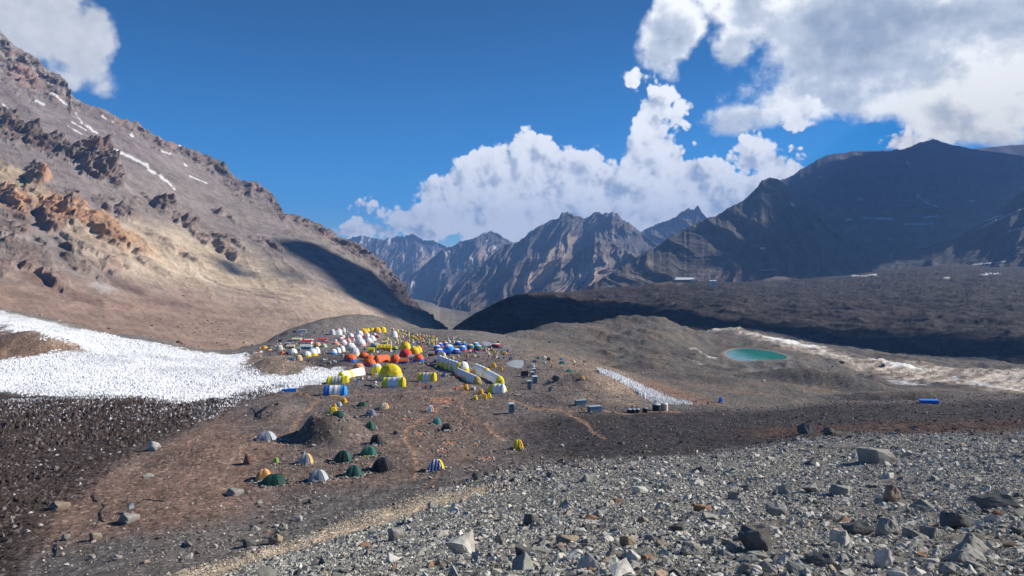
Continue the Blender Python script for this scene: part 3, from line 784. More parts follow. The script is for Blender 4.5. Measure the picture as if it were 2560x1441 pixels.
L3 = mixc(L3, (0.25, 0.14, 0.11), band * ell(70, 200, 70, 30, 30) * .7)
orange = np.maximum(np.maximum(ell(250, 565, 135, 36, 33, .5), ell(130, 525, 56, 50, 30, .4)), np.maximum(ell(15, 495, 90, 30, 38, .5), ell(105, 445, 25, 30, 45)))
L3 = mixc(L3, (0.46, 0.235, 0.115), orange * (.55 + .5 * g2 + .4 * g1)); L3 = mixc(L3, (0.42, 0.27, 0.15), ell(330, 600, 110, 26, 33, .7) * .5)
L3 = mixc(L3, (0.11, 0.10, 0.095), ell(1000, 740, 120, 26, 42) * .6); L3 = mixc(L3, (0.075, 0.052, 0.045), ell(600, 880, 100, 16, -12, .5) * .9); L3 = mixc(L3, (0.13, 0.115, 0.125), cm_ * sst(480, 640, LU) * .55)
L3 *= (1 + .22 * g3_ + .16 * g2)[..., None]; L3 = L3 * .86 + L3.mean(-1, keepdims=True) * .14; L3 *= 1.16
sn = seg_snow(LU, LV, [(190, 285, 205, 305, 5), (205, 305, 242, 332, 5), (222, 318, 238, 330, 4), (250, 348, 285, 372, 4), (285, 372, 330, 392, 3.2), (330, 392, 372, 420, 3.6), (300, 380, 370, 415, 4), (372, 425, 405, 445, 4), (400, 440, 436, 474, 6),
                       (125, 236, 168, 262, 3), (90, 253, 110, 262, 3.5), (170, 315, 205, 335, 2.5), (180, 305, 215, 325, 2.5), (5, 258, 32, 280, 2), (474, 440, 517, 460, 2.4), (270, 303, 283, 306, 3.5), (403, 378, 425, 386, 3.2), (326, 335, 334, 339, 3), (450, 362, 470, 372, 2.5), (255, 292, 266, 298, 2.5), (461, 412, 466, 417, 3)], g2)
L3 = mixc(L3, (0.66, 0.66, 0.67), sn)
lc[..., :3] = L3; lc[..., 3] = sn
nb = 12; kk = np.linspace(0, 1, nb + 1)[1:][::-1][:, None]
bx = LX[0][None] * (1 + .5 * kk); by = LY[0][None] * (1 + .5 * kk); bz = LZ[0][None] * (1 - .2 * kk) - 500 * kk
LXa = np.vstack([bx, LX]); LYa = np.vstack([by, LY]); LZa = np.vstack([bz, LZ])
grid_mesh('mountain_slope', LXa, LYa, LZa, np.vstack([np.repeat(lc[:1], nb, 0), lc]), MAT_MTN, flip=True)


def on_left(u, v):
    i = np.argmin((LU - u) ** 2 + (LV - v) ** 2); return np.array([LX.ravel()[i], LY.ravel()[i], LZ.ravel()[i]])


# --- far peaks closing the valley
def far_col(c_rock, c_scree, c_pale, snow=0.0, pale_zone=None, seed=1, scree_lo=.5, snow_segs=()):
    def f(U, V, X, D, Z):
        n = fbm2(U / 22, V / 22, 5, seed); m = fbm2(U / 9, V / 30, 4, seed + 3); o = np.zeros(U.shape + (4,))
        c = np.zeros(U.shape + (3,)) + np.array(c_rock)
        vt = V[0][None]; vb = V[-1][None]; s = (V - vt) / (vb - vt + 1e-6)
        c = mixc(c, c_scree, sst(scree_lo - .15, scree_lo + .3, s + .5 * n))
        c = mixc(c, np.array(c_scree) * 1.1, sst(.15, .4, m) * .25)
        if pale_zone is not None:
            for pz_ in pale_zone: c = mixc(c, c_pale, sst(-8, 14, poly_sd(U, V, pz_) + 14 * n) * (.4 + .5 * np.abs(m)))  # pale scree and valley ground; sunlit faces painted in as paler colour
        sn_ = np.zeros(U.shape)
        if snow: sn_ = sst(.24, .36, m + .6 * n) * sst(.5, .05, s) * snow
        if snow_segs: sn_ = np.maximum(sn_, seg_snow(U, V, snow_segs, n))
        c = mixc(c, (0.8, 0.8, 0.8), sn_); c *= (1 + .25 * m + .15 * n)[..., None]
        o[..., :3] = c; o[..., 3] = sn_; return o
    return f


RK = (0.095, 0.088, 0.085); SC = (0.21, 0.165, 0.14); PL = (0.50, 0.385, 0.29)
mountain('far_mountain', [(790, 612), (850, 604), (880, 594), (905, 590), (960, 600), (990, 590), (1010, 592), (1028, 584), (1040, 590), (1060, 601), (1085, 602), (1110, 614), (1150, 640), (1220, 665), (1280, 700)],
         [(790, 760), (1280, 770)], [(790, 9000), (1280, 9400)], [(790, 6800), (1280, 7000)], 330, 150, 4.5, (170, 520), far_col(RK, SC, PL, .5, [[(930, 640), (1050, 620), (1110, 640), (1060, 680), (960, 690)]], 5), MAT_FAR, 1.0, (1000, 80, 3.4), 3)
mountain('far_mountain', [(960, 760), (1000, 712), (1050, 672), (1090, 636), (1110, 622), (1135, 615), (1150, 604), (1175, 600), (1195, 590), (1212, 583), (1228, 578), (1245, 584), (1262, 596), (1278, 604), (1310, 625), (1370, 670), (1440, 720)],
         [(960, 790), (1440, 790)], [(960, 6300), (1228, 7000), (1440, 7200)], [(960, 4800), (1440, 5200)], 300, 150, 4, (130, 400), far_col(RK, SC, PL, .7, [[(1180, 640), (1200, 610), (1260, 620), (1220, 680)]], 7, .55), MAT_FAR, 1.0, (820, 95, 3.4), 11)
mountain('far_mountain', [(1500, 640), (1560, 612), (1590, 592), (1605, 578), (1640, 560), (1665, 552), (1690, 542), (1708, 528), (1722, 522), (1735, 524), (1745, 513), (1754, 530), (1768, 544), (1800, 575), (1860, 620), (1920, 700)],
         [(1500, 760), (1920, 780)], [(1500, 6300), (1920, 6600)], [(1500, 4600), (1920, 4800)], 260, 150, 4.5, (140, 380), far_col((0.13, 0.105, 0.10), (0.20, 0.155, 0.14), PL, 0, None, 9), MAT_FAR, 1.0, (700, 80, 3.2), 17, skew=-.4)
mountain('far_mountain', [(1040, 800), (1080, 768), (1120, 732), (1160, 695), (1200, 668), (1240, 630), (1262, 612), (1290, 606), (1310, 596), (1318, 585), (1330, 577), (1350, 565), (1375, 553), (1398, 545), (1404, 533), (1420, 530), (1436, 538), (1462, 546), (1478, 538), (1488, 533), (1498, 529), (1506, 538), (1518, 533),
                         (1532, 531), (1546, 535), (1556, 550), (1570, 557), (1585, 566), (1602, 580), (1640, 610), (1700, 660), (1760, 720)],
         [(1040, 805), (1200, 800), (1760, 800)], [(1040, 3900), (1200, 4700), (1500, 5400), (1760, 5400)], [(1040, 3300), (1200, 3400), (1760, 4000)], 420, 220, 4.5, (120, 330),
         far_col((0.10, 0.088, 0.082), (0.17, 0.135, 0.12), PL, .12, [[(1290, 700), (1340, 640), (1420, 580), (1450, 590), (1400, 680), (1330, 730)]], 13, .6), MAT_FAR, 1.0, (760, 130, 3.0), 23)
mountain('far_mountain', [(1280, 790), (1330, 742), (1370, 700), (1410, 668), (1440, 640), (1466, 612), (1490, 592), (1506, 600), (1530, 606), (1560, 622), (1600, 640), (1640, 668), (1700, 720), (1750, 780)],
         [(1280, 800), (1750, 800)], [(1280, 3500), (1490, 4300), (1750, 4100)], [(1280, 3000), (1750, 3100)], 300, 170, 4, (85, 230),
         far_col((0.14, 0.12, 0.11), (0.24, 0.18, 0.15), PL, 0, [[(1430, 700), (1490, 640), (1530, 650), (1480, 730)], [(1290, 740), (1330, 700), (1360, 690), (1330, 740)]], 19, .4), MAT_FAR, 1.0, (560, 95, 3.0), 29)
# --- the long blue mountain on the right, the dark pyramid before it, the dark shoulder at the edge
mountain('blue_mountain', [(2250, 395), (2380, 376), (2440, 372), (2500, 366), (2560, 361), (2700, 340), (2900, 330), (3300, 380)], [(2250, 560), (3300, 560)], [(2250, 8200), (3300, 8200)], [(2250, 6500), (3300, 6500)], 120, 60, 2, (60, 500), far_col((0.16, 0.12, 0.12), (0.19, 0.15, 0.14), PL, 0, None, 31), MAT_FAR, 1.0, (200, 80, 3), 31)
mountain('blue_mountain', [(1800, 560), (1880, 480), (1940, 452), (1960, 448), (1985, 437), (2000, 425), (2030, 408), (2050, 396), (2075, 386), (2100, 384), (2140, 378), (2180, 377), (2230, 377), (2262, 372), (2290, 360), (2318, 352), (2335, 347), (2352, 354), (2380, 362), (2440, 374), (2560, 390), (2700, 400), (3000, 420), (3300, 430)],
         [(1800, 720), (2000, 640), (2150, 600), (2300, 560), (2600, 520), (3300, 520)], [(1800, 5000), (2335, 5600), (3300, 5600)], [(1800, 3300), (2150, 3300), (2560, 3500), (3300, 3500)], 420, 190, 3, (45, 420),
         far_col((0.095, 0.080, 0.078), (0.150, 0.108, 0.095), (0.22, 0.16, 0.13), 0, [[(2000, 470), (2060, 500), (2200, 560), (2120, 575), (2020, 520)]], 37, .5, [(2295, 490, 2320, 508, 5), (2320, 508, 2345, 516, 4), (2050, 442, 2062, 444, 3), (2268, 405, 2274, 415, 4), (2148, 495, 2155, 500, 3), (2200, 540, 2230, 545, 3)]), MAT_FAR, .9, (230, 190, 2.4), 37, skew=-.5)
mountain('cirque_floor', [(2080, 575), (2120, 545), (2200, 538), (2300, 530), (2380, 512), (2440, 500), (2560, 488), (2800, 480), (3200, 480)], [(2080, 720), (2300, 690), (2560, 680), (3200, 680)], [(2080, 3500), (3200, 3500)], [(2080, 2500), (3200, 2500)], 260, 130, 2, (38, 160),
         far_col((0.16, 0.12, 0.105), (0.12, 0.10, 0.095), (0.26, 0.19, 0.16), 0, [[(2080, 560), (2300, 548), (2420, 560), (2330, 610), (2180, 620), (2090, 590)]], 41, .6,
                 [(2100, 548, 2130, 550, 3), (2160, 545, 2230, 548, 3), (2260, 562, 2330, 560, 3), (2310, 545, 2345, 540, 3), (2380, 505, 2440, 500, 3), (2228, 640, 2238, 655, 3), (2090, 640, 2108, 626, 2)]), MAT_FAR, 1.0, (110, 90, 3.5), 41)
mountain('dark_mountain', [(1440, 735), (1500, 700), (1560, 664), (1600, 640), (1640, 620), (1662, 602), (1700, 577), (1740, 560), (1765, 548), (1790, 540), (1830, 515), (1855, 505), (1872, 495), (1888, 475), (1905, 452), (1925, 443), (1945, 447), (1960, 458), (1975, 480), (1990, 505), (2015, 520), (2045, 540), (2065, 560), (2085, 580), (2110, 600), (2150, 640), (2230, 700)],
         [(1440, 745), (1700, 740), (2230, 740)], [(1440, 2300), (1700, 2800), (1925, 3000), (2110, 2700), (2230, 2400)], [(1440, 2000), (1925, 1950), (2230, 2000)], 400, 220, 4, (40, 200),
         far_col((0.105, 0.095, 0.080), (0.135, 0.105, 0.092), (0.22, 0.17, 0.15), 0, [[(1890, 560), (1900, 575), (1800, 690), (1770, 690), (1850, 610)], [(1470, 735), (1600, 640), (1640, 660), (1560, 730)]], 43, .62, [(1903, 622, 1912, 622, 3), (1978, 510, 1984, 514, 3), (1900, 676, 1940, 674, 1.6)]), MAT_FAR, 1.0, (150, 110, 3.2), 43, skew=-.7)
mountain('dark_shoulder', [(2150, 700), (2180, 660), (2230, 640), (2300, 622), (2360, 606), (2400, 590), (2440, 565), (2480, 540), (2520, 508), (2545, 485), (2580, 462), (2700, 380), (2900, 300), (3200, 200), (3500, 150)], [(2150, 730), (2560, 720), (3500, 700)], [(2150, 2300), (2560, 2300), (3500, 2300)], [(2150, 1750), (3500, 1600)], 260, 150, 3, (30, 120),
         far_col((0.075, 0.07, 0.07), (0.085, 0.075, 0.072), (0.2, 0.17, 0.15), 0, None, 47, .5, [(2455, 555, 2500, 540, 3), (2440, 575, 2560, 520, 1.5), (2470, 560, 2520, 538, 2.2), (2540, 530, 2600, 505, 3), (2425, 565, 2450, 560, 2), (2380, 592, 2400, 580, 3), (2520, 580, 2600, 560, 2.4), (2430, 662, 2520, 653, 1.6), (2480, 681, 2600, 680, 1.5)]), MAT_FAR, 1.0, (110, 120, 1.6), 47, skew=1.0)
mountain('valley_floor', [(960, 742), (1040, 748), (1080, 758), (1100, 768), (1140, 775), (1170, 778), (1210, 770), (1260, 755), (1330, 745), (1500, 740)], [(960, 900), (1100, 905), (1500, 900)], [(960, 3800), (1500, 3800)], [(960, 800), (1500, 800)], 160, 120, 1, (4, 120),
         far_col((0.15, 0.13, 0.11), (0.17, 0.15, 0.125), (0.25, 0.22, 0.18), 0, [[(1050, 762), (1110, 775), (1150, 800), (1130, 835), (1090, 810)], [(1170, 776), (1240, 756), (1250, 765), (1190, 785)]], 53, .3), MAT_MTN, .6, (0, 90, 3), 53)

# --- the dark moraine plateau on the right, with the long shed on it
PSKY = [(1112, 838), (1135, 818), (1160, 800), (1190, 782), (1230, 762), (1265, 745), (1300, 733), (1340, 729), (1400, 730), (1470, 724), (1540, 718), (1600, 712), (1650, 706), (1680, 703), (1740, 702), (1800, 704), (1860, 705), (1900, 701), (1940, 690), (1975, 694), (2000, 697), (2060, 692), (2120, 688), (2180, 680), (2250, 672), (2330, 664), (2400, 660), (2480, 668), (2560, 664), (2800, 655), (3300, 650)]
PBOT = [(1112, 846), (1200, 880), (1500, 900), (1750, 840), (1900, 855), (2000, 870), (2200, 898), (2400, 915), (2560, 930), (3300, 960)]
PD = [(1112, 840, 640), (1160, 802, 760), (1300, 735, 1050), (1300, 800, 760), (1300, 880, 600), (1500, 722, 1450), (1500, 760, 1020), (1500, 800, 800), (1500, 890, 640), (1700, 703, 1550), (1700, 740, 1100), (1700, 780, 880), (1700, 815, 740), (1750, 840, 690),
      (1900, 702, 1650), (1900, 740, 1120), (1900, 800, 830), (1900, 828, 735), (1900, 855, 700), (2100, 690, 1750), (2100, 740, 1120), (2100, 800, 830), (2100, 850, 715), (2100, 880, 670), (2350, 664, 1850), (2350, 720, 1180), (2350, 800, 810), (2350, 860, 680), (2350, 905, 625),
      (2560, 664, 1900), (2560, 720, 1150), (2560, 800, 780), (2560, 870, 640), (2560, 920, 585), (3300, 650, 1900), (3300, 800, 720), (3300, 940, 520)]
prb = rbf([(u / 500., v / 150.) for u, v, d in PD], [math.log(d) for u, v, d in PD], 1e-4)
pu = np.concatenate([np.linspace(1112, 2600, 480), np.linspace(2600, 3300, 41)[1:]]); pvt = fill(pu, PSKY) - 1.5 * (np.abs(fbm2(pu / 40, pu * 0, 4, 81)) * 3 - 1); pvb = fill(pu, PBOT)
nvp = 230; ss = np.linspace(0, 1, nvp)[:, None]
PU = np.repeat(pu[None], nvp, 0); PV = pvt[None] + (pvb - pvt)[None] * ss
PY = np.exp(prb(np.stack([PU.ravel() / 500, PV.ravel() / 150], 1)).reshape(PU.shape)); PX = (PU - CU) / F * PY; PZ = -(PV - VH) / F * PY
hp = fbm2(PX / 120, PY / 120, 3, 83) * 4 + (ridge2(PX / 70 + PY / 200, PY / 45, 5, 84) - .4) * 8.5 + fbm2(PX / 12, PY / 12, 4, 85) * 1.1
hp = hp * sst(0, .06, ss) * sst(1120, 1250, PU)
PZ = PZ + hp; PVv = VH - PZ / PY * F
pn = fbm2(PX / 60, PY / 60, 5, 86); pn2 = fbm2(PX / 14, PY / 14, 4, 87)
pc = np.zeros(PU.shape + (4,)); P3 = np.zeros(PU.shape + (3,)) + np.array([0.060, 0.052, 0.049])
P3 = mixc(P3, (0.085, 0.072, 0.065), sst(.05, .35, pn)); P3 = mixc(P3, (0.045, 0.040, 0.039), sst(.05, .35, -pn))
P3 = mixc(P3, (0.17, 0.125, 0.105), sst(14, 5, line_d(PU, PV, [(1640, 704), (1680, 702), (1700, 706)])) * .8)
P3 = mixc(P3, (0.21, 0.15, 0.12), sst(-3, 4, poly_sd(PU, PV, [(1905, 700), (1925, 685), (1960, 684), (1975, 702)])) * .9)
P3 *= .84 * (1 + .35 * pn2)[..., None]
psn = seg_snow(PU, PV, [(2130, 690, 2190, 689, 2.0), (2172, 687, 2190, 687, 3), (2360, 697, 2372, 697, 3.2), (2440, 686, 2500, 684, 1.2)], pn)
P3 = mixc(P3, (0.75, 0.75, 0.75), psn); pc[..., :3] = P3; pc[..., 3] = psn
kk = np.linspace(0, 1, 7)[1:][::-1][:, None]
Xa = np.vstack([PX[0][None] * (1 + .1 * kk), PX]); Ya = np.vstack([PY[0][None] * (1 + .1 * kk), PY]); Za = np.vstack([PZ[0][None] - 45 * kk, PZ])
grid_mesh('moraine_plateau', Xa, Ya, Za, np.vstack([np.repeat(pc[:1], 6, 0), pc]), MAT_PLAIN, flip=True)
# land beneath and behind everything, out to the horizon
gm = terrain_mat('low_land', .003, .02, .1, .5, 5)
xx = np.linspace(-14000, 14000, 40); yy = np.concatenate([np.linspace(-3000, -30, 20), np.linspace(200, 13200, 40)])
XA, YA = np.meshgrid(xx, yy); zz = np.where(YA < 0, -40 + 0 * XA, -190) + 20 * fbm2(XA / 1500, YA / 1500, 3, 90)
cc = np.zeros(XA.shape + (4,)); cc[..., :3] = (0.15, 0.125, 0.11)
grid_mesh('low_ground', XA, YA, zz, cc, gm)
print('terrain', time.time() - T0)
# ------------------------------------------------------------------ air and the clouds that shade the slopes
hm = bpy.data.materials.new('haze_air'); hm.use_nodes = True; ht = NT(hm.node_tree); ht.n.clear()
pv = ht.n.new('ShaderNodeVolumePrincipled'); pv.inputs['Color'].default_value = (0.24, 0.47, 1.0, 1); pv.inputs['Density'].default_value = 1.0e-4
pv.inputs['Anisotropy'].default_value = 0.1
ho = ht.n.new('ShaderNodeOutputMaterial'); ht.l.new(pv.outputs[0], ho.inputs['Volume'])


def simple_obj(name, verts, faces, mat, parent=None, smooth=False):
    me = bpy.data.meshes.new(name); me.from_pydata([tuple(v) for v in verts], [], faces); me.materials.append(mat)
    if smooth: me.polygons.foreach_set('use_smooth', [True] * len(me.polygons))
    o = bpy.data.objects.new(name, me); COL.objects.link(o)
    if parent: o.parent = parent
    return o


BX = [(x, y, z) for z in (-235, 1150) for y in (-3200, 13500) for x in (-14500, 14500)]
haze = simple_obj('haze', BX, [(0, 2, 3, 1), (4, 5, 7, 6), (0, 1, 5, 4), (2, 6, 7, 3), (0, 4, 6, 2), (1, 3, 7, 5)], hm)
haze['kind'] = 'stuff'
cmat, ct, cb = new_mat('shade_cloud_white'); cb.inputs['Base Color'].default_value = (0.9, 0.9, 0.9, 1); cb.inputs['Roughness'].default_value = 1.0


def shade_cloud_over(world_pts, z0, thick, rag, seed, cut=0.0, step=22.0):
    """an unseen cloud, high up towards the sun, shaped so that its shadow falls on the given ground"""
    t = [(z0 - p[2]) / sdir.z for p in world_pts]
    pl_ = [(p[0] + sdir.x * q, p[1] + sdir.y * q) for p, q in zip(world_pts, t)]
    xs = [p[0] for p in pl_]; ys = [p[1] for p in pl_]
    gx = np.arange(min(xs) - 120, max(xs) + 120, step); gy = np.arange(min(ys) - 120, max(ys) + 120, step)
    A, B = np.meshgrid(gx, gy); sd = poly_sd(A, B, pl_) + rag * fbm2(A / 160, B / 160, 5, seed) - cut * (fbm2(A / 420, B / 420, 3, seed + 7) + .1)
    h = np.sqrt(np.clip(sd, 0, 400) / 400) * thick * (1 + .5 * fbm2(A / 90, B / 90, 4, seed + 2))
    nr, nc = A.shape; idx = -np.ones((2, nr, nc), int); v = []; f = []
    on = sd > 0
    for k, sgn in ((0, 1.0), (1, -.35)):
        for j, i in zip(*np.nonzero(on | np.roll(on, 1, 0) | np.roll(on, -1, 0) | np.roll(on, 1, 1) | np.roll(on, -1, 1))):
            idx[k, j, i] = len(v); v.append((A[j, i], B[j, i], z0 + sgn * (h[j, i] if on[j, i] else 0)))
    for j in range(nr - 1):
        for i in range(nc - 1):
            if on[j, i] or on[j + 1, i + 1] or on[j, i + 1] or on[j + 1, i]:
                for k in (0, 1):
                    q = [idx[k, j, i], idx[k, j, i + 1], idx[k, j + 1, i + 1], idx[k, j + 1, i]]
                    if min(q) >= 0: f.append(q if k == 0 else q[::-1])
    o = simple_obj('shade_cloud', v, f, cmat, smooth=True); o['kind'] = 'stuff'
    return o


SH1 = [(694, 606), (740, 604), (784, 609), (844, 639), (888, 659), (935, 681), (948, 695), (985, 722), (1036, 767), (1120, 826), (1130, 840), (1103, 838), (1060, 822), (1002, 802), (962, 779), (935, 762), (888, 748), (861, 731), (834, 698), (801, 674), (750, 648), (700, 628)]
shade_cloud_over([on_left(*p) for p in SH1], 1900, 120, 32, 3, step=11.0)
shade_cloud_over([on_left(*p) for p in [(690, 668), (715, 672), (760, 695), (772, 706), (745, 700), (710, 690)]], 1900, 60, 26, 5, step=10.0)
shade_cloud_over([on_left(*p) for p in [(545, 645), (575, 655), (612, 680), (618, 690), (590, 686), (562, 668)]], 1900, 60, 30, 6, step=10.0)


def on_plateau(u, v):
    i = np.argmin((PU - u) ** 2 + (PVv - v) ** 2); return np.array([PX.ravel()[i], PY.ravel()[i], PZ.ravel()[i]])


shade_cloud_over([on_plateau(*p) for p in [(1116, 842), (1160, 802), (1230, 762), (1300, 738), (1380, 740), (1470, 755), (1600, 775), (1800, 800), (2000, 822), (2200, 838), (2500, 860), (3000, 850), (3200, 900), (2500, 905), (2000, 865), (1700, 830), (1400, 860), (1200, 860)]], 2100, 200, 60, 9, step=26.0, cut=20)
# an unseen cloud put in to keep the right-hand mountains in shade
shade_cloud_over([ray(*p) for p in [(2020, 440, 4600), (2150, 384, 5200), (2335, 350, 5600), (2700, 400, 5600), (3100, 420, 5600), (3300, 480, 4500), (2700, 540, 3500), (2300, 640, 2600), (2120, 720, 2100), (1900, 720, 2000), (1850, 700, 2050), (1880, 600, 2500), (1925, 520, 2800), (1945, 440, 3050)]], 2600, 260, 150, 12, step=70.0, cut=230)
# ------------------------------------------------------------------ stones, boulders, ice blades
random.seed(11); rng = np.random.RandomState(5)


def rock_mesh(name, seed, n=12, flat=0.6, sub=0, mat=None):
    r = random.Random(seed); bm = bmesh.new()
    for i in range(n):
        v = Vector((r.gauss(0, 1), r.gauss(0, 1), r.gauss(0, 1))).normalized() * r.uniform(.78, 1.0)
        bm.verts.new((v.x * .5, v.y * .5 * r.uniform(.8, 1.0), v.z * .5 * flat))
    bmesh.ops.convex_hull(bm, input=bm.verts[:])
    for v in [v for v in bm.verts if not v.link_faces]: bm.verts.remove(v)
    if sub:
        bmesh.ops.bevel(bm, geom=bm.edges[:], offset=.018, segments=1, affect='EDGES')
        bmesh.ops.triangulate(bm, faces=bm.faces[:])
        bmesh.ops.subdivide_edges(bm, edges=[e for e in bm.edges if e.calc_length() > .12], cuts=sub, use_grid_fill=True)
        co = np.array([v.co for v in bm.verts]); k = fbm3(co[:, 0] * 4, co[:, 1] * 4, co[:, 2] * 4, 4, seed)
        for v, q in zip(bm.verts, k): v.co += v.co.normalized() * float(q) * .09
    me = bpy.data.meshes.new(name); bm.to_mesh(me); bm.free()
    if mat: me.materials.append(mat)
    return me


def stone_mat(name, stops, bump=.5, sc=6.0):
    m, t, b = new_mat(name)
    oi = t.n.new('ShaderNodeObjectInfo')
    c = t.ramp(oi.outputs['Random'], stops, 'LINEAR')
    pos = t.n.new('ShaderNodeTexCoord').outputs['Object']
    n = t.noise(t.vec('ADD', pos, t.vec('SCALE', t.comb(oi.outputs['Random'], oi.outputs['Random'], 0.0), 40.0)), sc, 6, .65)
    c = t.vec('SCALE', c, t.remap(n, .25, .75, .62, 1.38)); t.l.new(c, b.inputs['Base Color'])
    b.inputs['Roughness'].default_value = .9; b.inputs['Specular IOR Level'].default_value = .15
    bp = t.n.new('ShaderNodeBump'); bp.inputs['Strength'].default_value = bump; bp.inputs['Distance'].default_value = .05
    t.l.new(n, bp.inputs['Height']); t.l.new(bp.outputs[0], b.inputs['Normal'])
    return m


ST_TAL = stone_mat('talus_stone', [(0, (.11, .108, .10)), (.3, (.26, .255, .23)), (.65, (.44, .43, .39)), (.95, (.64, .62, .56)), (.985, (.38, .31, .23)), (1, (.26, .19, .14))])
ST_CAMP = stone_mat('camp_stone', [(0, (.07, .065, .06)), (.4, (.17, .155, .145)), (.75, (.33, .30, .27)), (.95, (.56, .53, .48)), (1, (.30, .20, .15))])
ST_DARK = stone_mat('dark_stone', [(0, (.045, .042, .042)), (.6, (.10, .09, .088)), (.9, (.20, .185, .175)), (1, (.38, .36, .34))])
ST_PALE = stone_mat('gravel_stone', [(0, (.30, .25, .19)), (.5, (.48, .40, .29)), (1, (.60, .56, .48))])
ICE, t_, b_ = new_mat('ice_blade'); pos = t_.n.new('ShaderNodeTexCoord').outputs['Object']; oi = t_.n.new('ShaderNodeObjectInfo')
c_ = t_.mix(t_.remap(oi.outputs['Random'], .0, 1), (.70, .73, .78, 1), (.82, .82, .82, 1)); wp = t_.n.new('ShaderNodeNewGeometry').outputs['Position']; c_ = t_.mix(t_.remap(t_.noise(wp, .035, 5, .6), .46, .64, 0, .65), c_, (.46, .475, .51, 1)); t_.l.new(c_, b_.inputs['Base Color']); b_.inputs['Roughness'].default_value = .7
DICE = stone_mat('dirty_ice', [(0, (.034, .026, .023)), (.6, (.064, .050, .044)), (.92, (.105, .085, .08)), (1, (.19, .17, .165))])


def variants(name, kind, n, mat):
    c = bpy.data.collections.new(name)
    for i in range(n):
        if kind == 'rock': me = rock_mesh(name, 100 + i * 7 + len(name), 11 + i % 4, (.45, .6, .75, .55)[i % 4], 0, mat)
        else:
            r = random.Random(50 + i); bm = bmesh.new(); k = 6
            lean = (r.uniform(-.12, .12), r.uniform(-.12, .12)); tip = bm.verts.new((lean[0], lean[1], 1.0)); rg_ = []
            for lev, (z, s_) in enumerate(((-.25, 1.0), (.35, .62), (.75, .26))):
                rg_.append([bm.verts.new((math.cos(j * 2 * math.pi / k) * .30 * s_ * r.uniform(.75, 1.2) + lean[0] * z, math.sin(j * 2 * math.pi / k) * .16 * s_ * r.uniform(.75, 1.2) + lean[1] * z, z + r.uniform(-.06, .06))) for j in range(k)])
            for a, b in zip(rg_[:-1], rg_[1:]):
                for j in range(k): bm.faces.new((a[j], a[(j + 1) % k], b[(j + 1) % k], b[j]))
            for j in range(k): bm.faces.new((rg_[-1][j], rg_[-1][(j + 1) % k], tip))
            me = bpy.data.meshes.new(name); bm.to_mesh(me); bm.free(); me.materials.append(mat)
        o = bpy.data.objects.new(name + '_shape', me); c.objects.link(o)
    return c


def scatter(name, P, rot, scl, coll, nvar):
    me = bpy.data.meshes.new(name); n = len(P); me.vertices.add(n); me.vertices.foreach_set('co', np.asarray(P, np.float32).ravel())
    a = me.attributes.new('rot', 'FLOAT_VECTOR', 'POINT'); a.data.foreach_set('vector', np.asarray(rot, np.float32).ravel())
    a = me.attributes.new('scl', 'FLOAT_VECTOR', 'POINT'); a.data.foreach_set('vector', np.asarray(scl, np.float32).ravel())
    a = me.attributes.new('idx', 'INT', 'POINT'); a.data.foreach_set('value', rng.randint(0, nvar, n).astype(np.int32))
    o = bpy.data.objects.new(name, me); COL.objects.link(o); o['kind'] = 'stuff'
    g = bpy.data.node_groups.new(name + '_scatter', 'GeometryNodeTree')
    g.interface.new_socket('Geometry', in_out='INPUT', socket_type='NodeSocketGeometry'); g.interface.new_socket('Geometry', in_out='OUTPUT', socket_type='NodeSocketGeometry')
    gi = g.nodes.new('NodeGroupInput'); go = g.nodes.new('NodeGroupOutput'); ip = g.nodes.new('GeometryNodeInstanceOnPoints')
    ci = g.nodes.new('GeometryNodeCollectionInfo'); ci.inputs['Collection'].default_value = coll; ci.inputs['Separate Children'].default_value = True; ci.inputs['Reset Children'].default_value = True
    def na(nm, ty):
        q = g.nodes.new('GeometryNodeInputNamedAttribute'); q.data_type = ty; q.inputs['Name'].default_value = nm; return q.outputs['Attribute']
    L = g.links.new
    L(gi.outputs[0], ip.inputs['Points']); L(ci.outputs[0], ip.inputs['Instance']); ip.inputs['Pick Instance'].default_value = True
    L(na('idx', 'INT'), ip.inputs['Instance Index']); L(na('rot', 'FLOAT_VECTOR'), ip.inputs['Rotation']); L(na('scl', 'FLOAT_VECTOR'), ip.inputs['Scale']); L(ip.outputs[0], go.inputs[0])
    md = o.modifiers.new('scatter', 'NODES'); md.node_group = g
    return o


def samp(r0, r1, dens, a0=-38, a1=38):
    """uniform random points per square metre in the wedge the photograph shows"""
    area = .5 * (r1 * r1 - r0 * r0) * R(a1 - a0); n = int(area * dens)
    r = np.sqrt(rng.uniform(r0 * r0, r1 * r1, n)); th = rng.uniform(R(a0), R(a1), n)
    return th, r


def place(th, r, s, fl=(.45, .9), sink=.18):
    x, y = np.sin(th) * r, np.cos(th) * r; n = len(x)
    z = gz_arr(x, y) + s * sink * .5
    P = np.stack([x, y, z], 1); rot = np.stack([rng.normal(0, .35, n), rng.normal(0, .35, n), rng.uniform(0, 6.28, n)], 1)
    scl = np.stack([s * rng.uniform(.8, 1.25, n), s * rng.uniform(.6, 1.0, n), s * rng.uniform(fl[0] + .35, fl[1] + .6, n)], 1)
    return P, rot, scl


def infr(th, r):
    """keep what the photograph shows (with a margin): the rest is wasted"""
    x, y = np.sin(th) * r, np.cos(th) * r; z = gz_arr(x, y); v = VH - z / y * F
    return v < 1600


